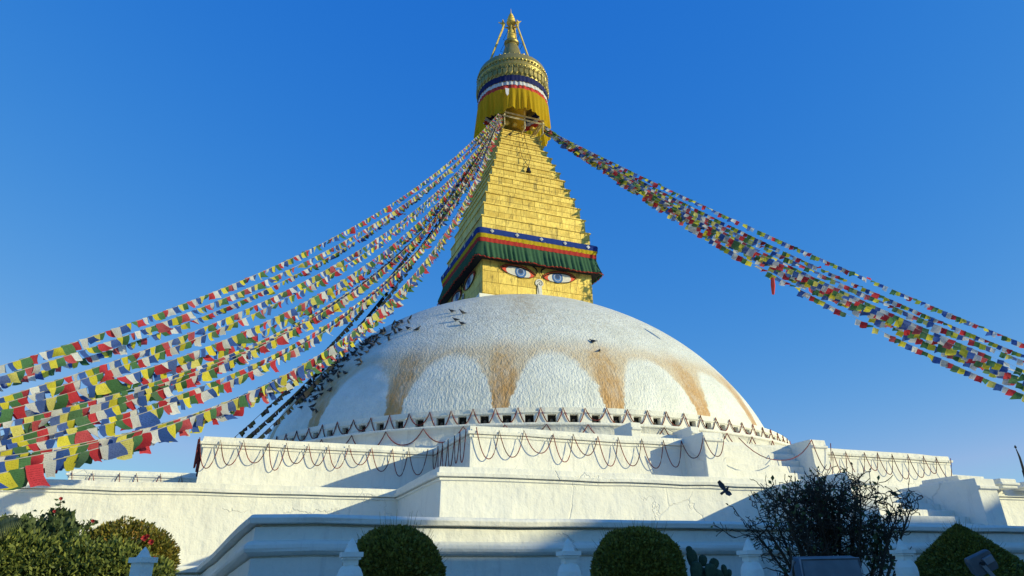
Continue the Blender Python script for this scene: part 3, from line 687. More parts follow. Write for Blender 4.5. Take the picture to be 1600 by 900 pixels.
# ------------------------------------------------------------------ prayer flags
def flag_mesh(nm, mat, seed, w=.31, h=.33, hang=1.):
    rg = np.random.default_rng(seed); nx, nz = 5, 5; V = []
    ph, ph2, k1, tw = rg.uniform(0, 6.3), rg.uniform(0, 6.3), rg.uniform(2.5, 6), rg.normal() * .14
    curl = rg.normal() * .20; slant = rg.normal() * .20; tear = rg.uniform(0, .16)
    for j in range(nz):
        for i in range(nx):
            u, v = i / (nx - 1), j / (nz - 1)
            y = v * (.035 * math.sin(u * k1 + ph + v * 2) + .03 * math.sin(v * 4 + ph2)) + curl * v * v * .6 + tw * v * (u - .5)
            V.append((u * w + slant * v * h * .6, y, -v * h * (1 - .10 * abs(curl) - tear * u * v) + .014 * v * math.sin(u * 5 + ph)))
    return mesh(nm, V, [(j * nx + i, (j + 1) * nx + i, (j + 1) * nx + i + 1, j * nx + i + 1) for j in range(nz - 1) for i in range(nx - 1)], mat, True)
FM = {c: [flag_mesh('flag', FC[c], i * 5 + k) for i in range(12)] for k, c in enumerate(FORDER)}
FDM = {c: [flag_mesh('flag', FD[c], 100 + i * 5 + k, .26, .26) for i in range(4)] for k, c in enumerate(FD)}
FAR_MATS = [FC[c] for c in FORDER]
def string(A, mid, end, dist, label, group, pitch=.292, size=1., ext=.12, dark=False, near_px=9., wind=.25, seed=0, cordmat=None):
    rg = np.random.default_rng(seed + 50)
    A = np.array(A, float); B = at_dist(end[0], end[1], dist)
    # the rope hangs in the upright plane through both ends
    hd = (B - A)[:2]; Lh = np.linalg.norm(hd); hd = hd / Lh; nrm = np.array([hd[1], -hd[0], 0])
    v = ray(*mid); s = np.dot(A - CAM, nrm) / np.dot(v, nrm); Mp = CAM + v * s
    sm = np.dot((Mp - A)[:2], hd) / Lh; k = (A[2] + (B[2] - A[2]) * sm - Mp[2]) / (sm * (1 - sm))
    def pt(t): return np.array([A[0] + hd[0] * Lh * t, A[1] + hd[1] * Lh * t, A[2] + (B[2] - A[2]) * t - k * t * (1 - t)])
    T_ = np.linspace(0, 1 + ext, 90); P = [pt(t) for t in T_]
    par = tag(empty('prayer_flag_string', A), label, 'flag string', group)
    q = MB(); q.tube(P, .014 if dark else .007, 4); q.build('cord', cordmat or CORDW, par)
    seg = np.r_[0, np.cumsum([np.linalg.norm(P[i + 1] - P[i]) for i in range(len(P) - 1)])]
    far = MB(); s = .5; i0 = rg.integers(0, 5); i = 0; nn = 0
    while s < seg[-1] - .4:
        t = float(np.interp(s, seg, T_)); p = pt(t); p2 = pt(t + .004); tg = p2 - p; tg /= np.linalg.norm(tg)
        sz = size * (rg.uniform(.88, 1.16) if rg.random() > .04 else rg.uniform(1.25, 1.6))
        if rg.random() > .035:
            xa = np.array([tg[0], tg[1], tg[2] * .8]); xa /= np.linalg.norm(xa)
            dn = np.array([0, 0, -1.]); dn -= xa * np.dot(dn, xa); dn /= np.linalg.norm(dn); ya = np.cross(xa, dn)
            ang = rg.normal() * wind + .18 * math.sin(s * .35 + seed); dn2 = dn * math.cos(ang) + ya * math.sin(ang)
            za = -dn2; yb_ = np.cross(za, xa); tw_ = rg.normal() * .13; xa = xa * math.cos(tw_) + yb_ * math.sin(tw_); yb_ = np.cross(za, xa)
            Mw = Matrix(((xa[0] * sz, yb_[0] * sz, za[0] * sz, p[0]), (xa[1] * sz, yb_[1] * sz, za[1] * sz, p[1]), (xa[2] * sz, yb_[2] * sz, za[2] * sz, p[2]), (0, 0, 0, 1)))
            ci = (i0 + i) % 5
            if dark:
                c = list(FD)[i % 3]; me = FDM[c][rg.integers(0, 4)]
            else: me = FM[FORDER[ci]][rg.integers(0, 12)]
            if px_size(p) * .31 * sz >= near_px and not dark: inst('flag', me, Mw, par); nn += 1
            else:
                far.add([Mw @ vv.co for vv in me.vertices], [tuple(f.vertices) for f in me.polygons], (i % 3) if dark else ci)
        s += pitch * sz; i += 1
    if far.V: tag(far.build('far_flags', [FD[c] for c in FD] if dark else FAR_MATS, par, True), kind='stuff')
    return k, nn
AL = np.array([-1.62, -1.75, 33.9 + EYE]); AR = np.array([1.7, -1.62, 33.6 + EYE])
ORD = ['topmost', 'second', 'third', 'fourth', 'fifth', 'sixth', 'seventh', 'eighth', 'ninth', 'tenth', 'eleventh', 'twelfth', 'thirteenth', 'fourteenth', 'fifteenth', 'sixteenth', 'seventeenth', 'eighteenth']
def nth(i, n): return 'topmost' if i == 0 else 'lowest' if i == n - 1 else ORD[i] + ' from the top'
LEFT = [((429, 416), (0, 572), 18.5, 0.63), ((429, 432), (0, 589), 18, 0.63), ((429, 446), (0, 598), 21, 0.59), ((454, 451), (0, 622), 16.5, 0.65), ((454, 463), (0, 632), 16.2, 0.65),
        ((481, 470), (0, 643), 15.8, 0.77), ((478, 483), (0, 652), 16, 0.71), ((480, 496), (0, 662), 15, 0.67), ((440, 522), (0, 672), 14.8, 0.67), ((425, 533), (0, 682), 15.2, 0.67), ((401, 545), (0, 690), 14.4, 0.67),
        ((430, 553), (0, 698), 14.2, 0.65), ((418, 568), (0, 706), 13.5, 0.69), ((520, 545), (0, 714), 13.2, 0.67), ((442, 588), (0, 722), 12.8, 0.71), ((460, 592), (0, 730), 13, 0.67), ((330, 640), (0, 740), 12, 0.73)]
for i, (md, en, ds, sz) in enumerate(LEFT):
    kk = string(AL + np.array([random.uniform(-.12, .1), random.uniform(-.1, .1), random.uniform(-.3, .1)]), md, en, ds, nth(i, len(LEFT)) + ' prayer flag string running down to the left edge', 'prayer flag strings on the left', size=sz, seed=i, wind=.15)
RIGHT = [((1240, 385), (1600, 537.5), 49.5, .86), ((1240, 400), (1600, 555), 48.5, .86), ((1240, 408), (1600, 564), 46.8, .95), ((1240, 418), (1600, 578), 45.5, 1.05), ((1240, 423), (1600, 585), 44.5, 1.12), ((1240, 428), (1600, 593), 45, 1.1), ((1240, 434), (1600, 601), 45.4, 1.1), ((1240, 447), (1600, 617), 46, 1.1)]
for i, (md, en, ds, sz) in enumerate(RIGHT):
    kk = string(AR + np.array([random.uniform(-.1, .1), random.uniform(-.1, .1), random.uniform(-.2, .1)]), md, en, ds, nth(i, len(RIGHT)) + ' prayer flag string running down to the right edge', 'prayer flag strings on the right', size=sz, seed=i + 20, near_px=7.5, wind=.3)
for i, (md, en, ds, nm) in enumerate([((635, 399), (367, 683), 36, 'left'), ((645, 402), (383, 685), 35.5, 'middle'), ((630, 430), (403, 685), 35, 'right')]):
    kk = string(AL + np.array([-.05, 0, -.2]), md, en, ds, nm + ' of three dark flag strings dropping behind the left terrace', 'dark flag strings', size=.9, seed=i + 40, dark=True, ext=.06, pitch=.25, cordmat=IRON)  # black cord likewise has the backlit shade in its colour
# red streamer under the right-hand strings
p = at_dist(1207, 434, 37); q = MB(); s_ = .036
q.tube([p, p + np.array([-.06, 0, -.45]), p + np.array([-.16, 0, -1.0])], [.09, .12, .07], 6); tag(q.build('red_streamer', CRD), 'single red cloth streamer hanging under the right flag strings', 'streamer')

# ------------------------------------------------------------------ pigeons
def pigeon_mesh():
    st = [(-.19, .05, .012, .05), (-.12, .065, .018, .05), (-.07, .075, .045, .04), (-.01, .085, .062, .058), (.05, .10, .064, .062), (.095, .125, .048, .05), (.12, .16, .030, .032), (.14, .19, .030, .030), (.165, .195, .022, .020), (.185, .19, .006, .006)]
    n = 8; V = []
    for x, z, rz, ry in st:
        for k in range(n): a = 2 * math.pi * k / n; V.append((x, ry * math.cos(a), z + rz * math.sin(a)))
    Fc = [(i * n + k, i * n + (k + 1) % n, (i + 1) * n + (k + 1) % n, (i + 1) * n + k) for i in range(len(st) - 1) for k in range(n)] + [tuple(range(n))[::-1], tuple(range((len(st) - 1) * n, len(st) * n))]
    b = MB(); b.add(V, Fc)
    for s in (-1, 1): b.tube([(.0, .025 * s, .05), (.01, .028 * s, -.02)], .007, 4)
    return b
pb = pigeon_mesh(); PME = mesh('pigeon', pb.V, pb.F, [BIRD], True)
def perch(p, yaw, label, group=None, sc=1.1):
    o = inst('pigeon', PME, Matrix.Translation(Vector(p) + Vector((0, 0, .01))) @ Matrix.Rotation(yaw, 4, 'Z') @ Matrix.Scale(sc, 4)); return tag(o, label, 'pigeon', group)
def dome_norm(p):
    e = p - DOME_O; r_ = math.hypot(e[0], e[1]); s = (dome_z(r_ + .05) - dome_z(r_ - .05)) / .1; return s
for (x, y), lb in zip(((706, 488.5), (723, 490.5), (712, 502), (722, 508)), ('upper left', 'upper right', 'lower left', 'lower right')):
    perch(dome_hit(x, y), math.pi + R(-20) + random.uniform(-.5, .5), lb + ' of four pigeons standing apart high on the dome', 'four pigeons high on the dome', 1.15)
perch(dome_hit(927, 536), 2.2, 'lone dark pigeon on the tan band right of the dome centre', None, 1.15)
perch(dome_hit(937, 550), 1.0, 'small lone pigeon just inside the right petal arch of the dome', None, .9)
rp = random.Random(3); cnt = 0
SIL = [(640, 495), (613, 505), (586.7, 521.3), (560, 540), (530, 562), (500, 588), (475, 610), (458, 627)]
while cnt < 150:
    s = rp.random() ** .85 * (len(SIL) - 1); i = min(int(s), len(SIL) - 2); f = s - i
    x = SIL[i][0] + (SIL[i + 1][0] - SIL[i][0]) * f; y = SIL[i][1] + (SIL[i + 1][1] - SIL[i][1]) * f
    dpx = 2 + min(52, rp.expovariate(1 / 8.)); x += dpx * .55; y += dpx * .85
    p = dome_hit(x, y)
    if p is None: continue
    perch(p, rp.uniform(0, 6.28), 'dark pigeon in the dense flock on the shaded left flank of the dome', 'flock of pigeons on the dome', rp.uniform(.95, 1.2)); cnt += 1
def fly(p, yaw, pitch_, roll_, label, sc=1.):
    o = empty('pigeon', p); tag(o, label, 'pigeon'); Mb = Matrix.Translation(Vector(p)) @ Matrix.Rotation(yaw, 4, 'Z') @ Matrix.Rotation(pitch_, 4, 'Y') @ Matrix.Rotation(roll_, 4, 'X') @ Matrix.Scale(sc, 4)
    inst('body', PME, Mb @ Matrix.Translation((0, 0, -.09)), o)
    for s in (-1, 1):
        W_ = [(.07, .03, .02), (.10, .16, .10), (.05, .34, .20), (-.06, .33, .19), (-.09, .18, .10), (-.05, .03, .02)]
        V = [(x, y * s, z) for x, y, z in W_] + [(x, y * s, z - .012) for x, y, z in W_]
        me = mesh('wing', V, [(0, 1, 2, 3, 4, 5), (11, 10, 9, 8, 7, 6)] + [(i, (i + 1) % 6, 6 + (i + 1) % 6, 6 + i) for i in range(6)], BIRD)
        inst('wing', me, Mb, o)
fly(at_dist(1133, 767, 15.5), R(-25), R(-28), R(62), 'grey pigeon flying in front of the middle terrace', .6)
fly(np.array(onplane(797, 211, 1, -1.9)), R(160), R(20), R(-30), 'dark pigeon flying past the top of the gold spire', .9)

# ------------------------------------------------------------------ foreground wall with little stupa finials
DR = np.array([.927 * math.cos(R(3.4)) - 0, 0, 0])
def finial_line():
    d0 = 6.47; b0 = -.2263; dl, ddp = .3043 * d0, .1014 * d0
    v = np.array([math.sin(_a), math.cos(_a)]); r_ = np.array([math.cos(_a), -math.sin(_a)])
    return [CAM[:2] + v * (d0 + k * ddp) + r_ * (b0 * d0 + k * dl) for k in range(-1, 6)]
FL = finial_line()
bw = tag(empty('boundary_wall', (FL[0][0], FL[0][1], 0)), 'low white boundary wall carrying small finials below the frame', 'wall')
d = (FL[-1] - FL[0]); d /= np.linalg.norm(d); n_ = np.array([-d[1], d[0]])
def oriented(mb, c, ang):
    ca, sa = math.cos(ang), math.sin(ang); return [(c[0] + x * ca - y * sa, c[1] + x * sa + y * ca, z) for x, y, z in mb.V]
wa = math.atan2(d[1], d[0]); ln = float(np.linalg.norm(FL[-1] - FL[0]))
q = MB(); q.box((-.3, -.16, 0), (ln + 6, .16, 1.22)); ob('wall_body', oriented(q, FL[0], wa), q.F, WHITE, bw)
q = MB(); q.box((-.35, -.22, 1.224), (ln + 6, .22, 1.30)); ob('coping', oriented(q, FL[0], wa), q.F, WHITE, bw)
def fin_mesh():
    b = MB(); b.box((-.17, -.17, 0), (.17, .17, .05))
    b.lathe([(.12, .05), (.10, .10), (.105, .16), (.128, .22), (.134, .30), (.128, .36), (.105, .41), (.078, .435), (.07, .44)], 24, caps=True)
    b.box((-.068, -.068, .437), (.068, .068, .50)); b.box((-.09, -.09, .485), (.09, .09, .503)); b.box((-.108, -.108, .505), (.108, .108, .545))
    b.lathe([(.074, .545), (.066, .565), (.056, .58), (.050, .60), (.030, .635), (.012, .655), (.002, .665)], 10, caps=True); return b
fb = fin_mesh(); FME = mesh('stupa_finial', fb.V, fb.F, [WHITE], False)
names = {1: 'small white stupa finial left of the left round bush', 2: 'small white stupa finial between the two round bushes', 3: 'small white stupa finial between cactus and bare shrub', 4: 'small white stupa finial between bare shrub and pointed bush'}
for k, nm in names.items():
    pxs = {1: 538, 2: 882, 3: 1168, 4: 1425}[k]; c = FL[k]
    o = inst('stupa_finial', FME, Matrix.Translation((c[0], c[1], 1.302)) @ Matrix.Rotation(wa + .0, 4, 'Z') @ Matrix.Diagonal((.88, .88, 1, 1))); tag(o, nm, 'finial', 'white finials on the boundary wall')
p = at_dist(227, 858, 7.4); q = MB()
q.box((-.10, -.10, -1.90), (.10, .10, -.30)); q.box((-.065, -.065, -.30), (.065, .065, -.11)); q.box((-.085, -.085, -.115), (.085, .085, -.07)); q.lathe([(.078, -.07), (.06, -.05), (.042, -.02), (.022, .0), (.002, .02)], 4, caps=True)
V = oriented(q, (p[0], p[1]), wa + R(45)); V = [(x, y, max(0, z + p[2])) for x, y, z in V]
tag(ob('gate_post', V, q.F, WHITE), 'square white post with a pyramid cap before the hedge at far left', 'post')

# ------------------------------------------------------------------ planting
def leaf_mesh(name, P, N, size, mat, parent, jit=.6, asp=1.7):
    P = np.asarray(P); N = np.asarray(N); n = len(P)
    d = N + rng.normal(size=(n, 3)) * jit; d /= np.linalg.norm(d, axis=1)[:, None]
    s = np.cross(d, rng.normal(size=(n, 3))); s /= np.linalg.norm(s, axis=1)[:, None]; nn = np.cross(d, s)
    L = (size * rng.uniform(.6, 1.4, n))[:, None]; Wd = L / asp / 2
    a = P; b = P + d * L * .5 + s * Wd + nn * Wd * .3; c = P + d * L; e = P + d * L * .5 - s * Wd + nn * Wd * .3
    V = np.stack([a, b, c, e], 1).reshape(-1, 3); o = np.arange(n) * 4
    me = bpy.data.meshes.new(name); org = np.array([V[:, 0].mean(), V[:, 1].mean(), V[:, 2].min()])
    me.vertices.add(4 * n); me.vertices.foreach_set('co', (V - org).ravel()); me.loops.add(4 * n); me.loops.foreach_set('vertex_index', np.arange(4 * n))
    me.polygons.add(n); me.polygons.foreach_set('loop_start', o); me.polygons.foreach_set('loop_total', np.full(n, 4)); me.materials.append(mat); me.update(calc_edges=True)
    ob_ = bpy.data.objects.new(name, me); COL.objects.link(ob_); ob_.parent = parent; ob_.location = Vector(org) - wloc(parent); return tag(ob_, kind='stuff')
def sphere_pts(n):
    v = rng.normal(size=(n, 3)); return v / np.linalg.norm(v, axis=1)[:, None]
def bumpy(v, seed, amp=.05):
    g = np.random.default_rng(seed); f = np.zeros(len(v))
    for k in range(14): f += np.sin(v @ g.normal(size=3) * g.uniform(3, 10) + g.uniform(0, 6)) / 6
    return 1 + amp * f
def topiary(name, c, rx, rz, label, shape='ball', n=26000, seed=1):
    par = tag(empty(name, (c[0], c[1], 0)), label, 'bush', 'clipped bushes behind the boundary wall')
    v = sphere_pts(n)
    def prof(v):
        b = bumpy(v, seed, .05); P = v * np.array([rx, rx, rz]) * b[:, None]
        if shape == 'cone':
            t = np.clip(v[:, 2], -1, 1); k = np.where(t > -.2, np.maximum(0, 1 - (t + .2) / 1.2) ** .85 * 1.02, np.sqrt(np.clip(1 - ((t + .2) / .8) ** 2, 0, 1))); a = np.arctan2(v[:, 1], v[:, 0])
            P = np.stack([np.cos(a) * k * rx * b, np.sin(a) * k * rx * b, t * rz], 1)
        return P
    depth = 1 - rng.random(n) ** 2.2 * .16
    P = prof(v) * depth[:, None] + np.array(c)
    leaf_mesh('foliage', P, v * [1, 1, 1.0] + [0, 0, .35], .052, LEAFT, par, .75)
    # stray shoots standing out of the clipped surface
    m_ = 260; v2 = sphere_pts(m_); v2[:, 2] = np.abs(v2[:, 2]) * 1.3; v2 /= np.linalg.norm(v2, axis=1)[:, None]; q = MB()
    PP = prof(v2) + np.array(c)
    for p_, vv in zip(PP, v2):
        L = .03 + rng.random() ** 3 * .2; q.tube([p_ - vv * .05, p_ + (vv * .5 + [0, 0, .6]) * L + rng.normal(size=3) * .015], [.004, .0015], 3, 0, False)
    tag(q.build('stray_shoots', LEAFT, par), kind='stuff')
    # solid green core added inside to block gaps between the leaves
    b = MB(); b.lathe([(.001, -.86), (.5, -.7), (.80, -.35), (.84, 0), (.72, .35), (.42, .62), (.001, .72)] if shape == 'cone' else [(.001, -.86), (.5, -.72), (.80, -.35), (.87, 0), (.80, .36), (.5, .72), (.001, .87)], 20)
    if shape == 'cone': V = [(c[0] + x * rx * (1 if z < -.1 else max(.0, 1 - (z + .1) / .85)), c[1] + y * rx * (1 if z < -.1 else max(.0, 1 - (z + .1) / .85)), c[2] + z * rz) for x, y, z in b.V]
    else: V = [(c[0] + x * rx, c[1] + y * rx, c[2] + z * rz) for x, y, z in b.V]
    ob('filler_core', V, b.F, LEAFT, par, True)
    q = MB(); q.tube([(c[0], c[1], 0), (c[0] + .02, c[1], c[2] - rz * .6)], [.06, .045], 8); q.build('trunk', BARK, par)
def px_at_y(x, y, Y): return onplane(x, y, 1, Y)
cL = px_at_y(616, 897, -33.5); topiary('topiary_bush', (cL[0], cL[1], cL[2]), .585, .535, 'left of two clipped round dark green bushes', seed=1)
cR = px_at_y(999, 893, -33.5); topiary('topiary_bush', (cR[0], cR[1], cR[2]), .63, .575, 'right of two clipped round dark green bushes, beside the cactus', seed=2)
cC = px_at_y(1512, 885, -33.5); topiary('topiary_bush', (cC[0], cC[1], cC[2] - .02), .98, .68, 'clipped dark green bush with a pointed top at the right edge', 'cone', 34000, 3)

# bare shrub: many upright stems fanning out and forking into short twigs
def bare_shrub():
    base = px_at_y(1298, 890, -33.3); base[2] = 0
    par = tag(empty('bare_shrub', base), 'dark bare twiggy shrub fanning out above a floodlight panel', 'shrub')
    rs = np.random.default_rng(12); stems = []; twigs = MB(); tips = []
    def grow(p, d, L, r_, lvl, mb):
        n = 4 if lvl < 2 else 3; pts = [p]; rad = [r_]
        for i in range(n):
            d = d + rs.normal(size=3) * (.10 + .06 * lvl) + np.array([0, 0, .05]); d /= np.linalg.norm(d)
            p = p + d * L / n; pts.append(p); rad.append(max(.006, r_ * (1 - .5 * (i + 1) / n)))
        mb.tube(pts, rad, 5 if lvl < 2 else 4, 0, False)
        if lvl >= 5 or p[2] > 3.12: tips.append((p, d)); return
        kids = rs.integers(2, 4) if lvl < 4 else rs.integers(2, 5)
        for _ in range(kids):
            k = rs.integers(1, n + 1) if rs.random() < .55 else n
            sp = .34 + .09 * lvl; nd = d + rs.normal(size=3) * sp + (CR * np.sign(np.dot(d, CR)) * .05); nd /= np.linalg.norm(nd)
            grow(pts[k], nd, L * rs.uniform(.50, .78), max(.007, rad[k] * .72), lvl + 1, twigs)
    lat3 = np.array([_r[0], _r[1], 0]); dep3 = np.array([_v[0], _v[1], 0])
    for i in range(30):
        u = -1 + 2 * (i + rs.uniform(.1, .9)) / 30
        d = lat3 * u * .12 + dep3 * rs.normal() * .08 + np.array([0, 0, 1.]); d /= np.linalg.norm(d)
        p = base + lat3 * u * .21 + dep3 * rs.normal() * .10
        L0 = (2.55 + .45 * rs.random()) * (1 - .10 * abs(u)); mb = MB(); r0 = rs.uniform(.038, .062)
        pts = [p]; rad = [r0]; dd = d.copy(); ns = 10; push = rs.normal() * .03
        for k in range(ns):
            dd = dd + lat3 * (u * .032 + push * .3) + rs.normal(size=3) * .045; dd /= np.linalg.norm(dd); pts.append(pts[-1] + dd * L0 / ns); rad.append(r0 * (1 - .075 * (k + 1)))
        mb.tube(pts, rad, 6, 0, False); mb.build('trunk', TWIG, par, True)
        for k in (6, 7, 7, 8, 8, 9, 9, 9, 10, 10, 10):
            nd = dd + rs.normal(size=3) * .40 + np.array([0, 0, .10]); nd /= np.linalg.norm(nd); grow(pts[k], nd, L0 * rs.uniform(.09, .17), rad[k] * .62, 3, twigs)
    tag(twigs.build('twigs', TWIG, par), kind='stuff')
    tp = np.array([t[0] for t in tips]); td = np.array([t[1] for t in tips]); keep = rs.random(len(tp)) < .26
    leaf_mesh('sparse_leaves', tp[keep], td[keep], .085, LEAFR, par, .5)
    # leafy climber at its lower right, trailing to the lamp
    c0 = px_at_y(1368, 850, -33.6); n = 230; P = c0 + rs.normal(size=(n, 3)) * np.array([.16, .12, .26]); leaf_mesh('climber_leaves', P, np.tile([0, 0, -1.], (n, 1)) + rs.normal(size=(n, 3)) * .4, .085, LEAFR, par, .6, 1.3)
    for _ in range(7):
        q = MB(); a = c0 + np.array([rs.normal() * .1, 0, -.55]); q.tube([a, c0 + rs.normal(size=3) * .1, c0 + np.array([rs.normal() * .25, 0, .35])], [.012, .008, .004], 4, 0, False); q.build('climber_stem', TWIG, par)
    s0 = px_at_y(1235, 898, -33.6); s0[2] -= .6; s1 = px_at_y(1233, 850, -33.6); q = MB(); q.tube([s0, (s0 + s1) / 2 + [.03, 0, 0], s1], [.022, .02, .015], 5, 0, False); q.build('trunk', TWIG, par)
    print('shrub tips', len(tips))
bare_shrub()
p = px_at_y(1399, 777, -33.4); perch(p, 2.5, 'small dark bird perched on the right twigs of the bare shrub', None, .5)

# prickly pear
def cactus():
    b = px_at_y(1098, 899, -33.9); par = tag(empty('cactus', (b[0], b[1], 0)), 'flat-padded prickly pear cactus beside the right round bush', 'cactus')
    for px, py, w, h, tilt in ((1082, 873, .16, .26, -.12), (1088, 893, .18, .28, .1), (1098, 876, .13, .16, .2), (1115, 882, .14, .18, .55), (1110, 893, .17, .22, .15), (1078, 862, .10, .16, -.25), (1132, 892, .09, .18, -.1), (1139, 897, .08, .14, .3), (1096, 905, .22, .34, .0), (1120, 906, .2, .3, .1), (1092, 935, .25, .42, 0), (1112, 940, .22, .42, 0)):
        c = px_at_y(px, py, -33.9 + random.uniform(-.08, .08)); m_ = MB(); m_.lathe([(.001, -.5), (.25, -.45), (.42, -.25), (.5, .05), (.46, .28), (.3, .44), (.001, .5)], 14)
        V = []
        for x, y, z in m_.V:
            X_, Z_ = x * w, z * h; X2 = X_ * math.cos(tilt) + Z_ * math.sin(tilt); Z2 = -X_ * math.sin(tilt) + Z_ * math.cos(tilt)
            V.append((c[0] + _r[0] * X2 + _v[0] * y * .045, c[1] + _r[1] * X2 + _v[1] * y * .045, c[2] + Z2))
        ob('pad', V, m_.F, CACT, par, True)
    q = MB(); q.tube([(b[0], b[1], 0), (b[0], b[1], b[2] - .1)], [.09, .07], 8); q.build('stem', CACT, par)
cactus()

# left border: leafy hedge, rose shrub, golden shrub, palm frond
def blob_bush(name, cs, label, mat, n, size, asp=2., upb=.6, jit=.8, group=None):
    c0 = cs[0][0]; par = tag(empty(name, (c0[0], c0[1], 0)), label, 'bush', group)
    P = []; N = []
    for c, rad, wgt in cs:
        k = int(n * wgt); v = sphere_pts(k); b = bumpy(v, int(abs(c[0] * 100)) % 997, .16)
        P.append(np.array(c) + v * np.array(rad) * (b * (1 - rng.random(k) ** 2 * .35))[:, None]); N.append(v + [0, 0, upb])
    P = np.concatenate(P); N = np.concatenate(N); ok = P[:, 2] > .05
    leaf_mesh('foliage', P[ok], N[ok], size, mat, par, jit, asp)
    q = MB()
    for c, rad, wgt in cs:
        for _ in range(5): q.tube([(c[0] + random.uniform(-.1, .1), c[1] + random.uniform(-.1, .1), 0), (c[0] + random.uniform(-.2, .2), c[1] + random.uniform(-.2, .2), c[2] * .55), (c[0] + random.uniform(-.5, .5) * rad[0], c[1] + random.uniform(-.5, .5) * rad[1], c[2] + rad[2] * .4)], [.02, .014, .006], 5)
    q.build('stems', BARK, par); return par
HY = -33.4
def hp(x, y, Y=HY): return px_at_y(x, y, Y)
hedge = blob_bush('hedge', [(hp(30, 900), (.55, .4, .42), .2), (hp(110, 905), (.5, .4, .46), .2), (hp(170, 900), (.42, .4, .36), .2), (hp(225, 915), (.3, .35, .30), .15), (hp(-60, 890), (.6, .5, .5), .25)], 'leafy green hedge along the bottom left corner', LEAFH, 26000, .055, 2.2)
rose = blob_bush('rose_bush', [(hp(70, 858, -33.1), (.34, .3, .28), .4), (hp(92, 830, -33.0), (.13, .14, .18), .15), (hp(15, 858, -33.1), (.35, .3, .28), .45)], 'loose rose shrub with tall shoots above the hedge at far left', LEAFR, 3600, .085, 2.0, .8)
q = MB(); fl = []
for (x0, y0), (x1, y1) in (((85, 830), (95, 779)), ((60, 835), (63, 806)), ((130, 835), (148, 814)), ((112, 840), (124, 822)), ((44, 830), (48, 800)), ((140, 840), (127, 818)), ((75, 840), (78, 800))):
    a, b = hp(x0, y0, -33.0), hp(x1, y1, -33.0); q.tube([a, (a + b) / 2 + rng.normal(size=3) * .02, b], [.008, .006, .003], 4); fl.append((a, b))
q.build('shoots', BARK, rose)
P = np.concatenate([a + (b - a) * np.linspace(.1, 1, 26)[:, None] + rng.normal(size=(26, 3)) * .018 for a, b in fl]); leaf_mesh('shoot_leaves', P, np.tile([0, 0, .3], (len(P), 1)) + rng.normal(size=(len(P), 3)), .06, LEAFR, rose, .7)
def flower(px, py, Y, r_, mat, par):
    r_ *= .62; c = hp(px, py, Y); q = MB()
    for k in range(11):
        a = k * 2.4; t = .25 + .75 * k / 11; e = np.array([math.cos(a) * t, -.3, math.sin(a) * t]); e /= np.linalg.norm(e)
        s = np.cross(e, [0, 1., 0]); s /= np.linalg.norm(s) + 1e-6; q.add([c, c + (e * .6 + s * .5) * r_, c + e * r_ * 1.1, c + (e * .6 - s * .5) * r_], [(0, 1, 2, 3)])
    return q.build('flower', mat, par)
for x, y, r_, mt in ((95.5, 779, .035, PETAL), (42, 822, .05, PETALP), (47, 819, .045, PETAL), (113.5, 831, .045, PETAL), (145, 814, .035, PETAL), (85, 799, .03, PETAL)): flower(x, y, -33.15, r_, mt, rose)
gold = blob_bush('golden_shrub', [(hp(195, 865, -33.0), (.46, .40, .34), .6), (hp(240, 880, -33.0), (.24, .3, .30), .25), (hp(160, 862, -33.0), (.25, .3, .25), .15)], 'rounded golden green shrub with red blooms at the hedge end', LEAFY, 15000, .050, 2.4, .5)
for x, y, r_ in ((225, 841, .06), (236, 847, .055), (242, 872, .04), (230, 838, .045)): flower(x, y, -33.42, r_, PETAL, gold)
pf = tag(empty('palm_frond', (hp(-40, 840)[0], hp(-40, 840)[1], 0)), 'drooping grey green palm frond at the left edge of the hedge', 'plant'); q = MB()
a, b, c = hp(-60, 850, -33.8), hp(-5, 800, -33.8), hp(28, 806, -33.8); R_ = []
for t in np.linspace(0, 1, 30): R_.append((1 - t) ** 2 * a + 2 * t * (1 - t) * b + t * t * c)
q.tube(R_, .006, 4)
for i in range(8, 30):
    for s in (-1, 1):
        p0 = R_[i]; L = .22 * (1 - abs(i - 18) / 20); q.add([p0, p0 + np.array([.02, .06 * s, -L * .4]), p0 + np.array([.05, .09 * s, -L]), p0 + np.array([.0, .05 * s, -L * .4])], [(0, 1, 2, 3)])
q.tube([(a[0], a[1], 0), a], .02, 5); q.build('frond', PALML, pf)

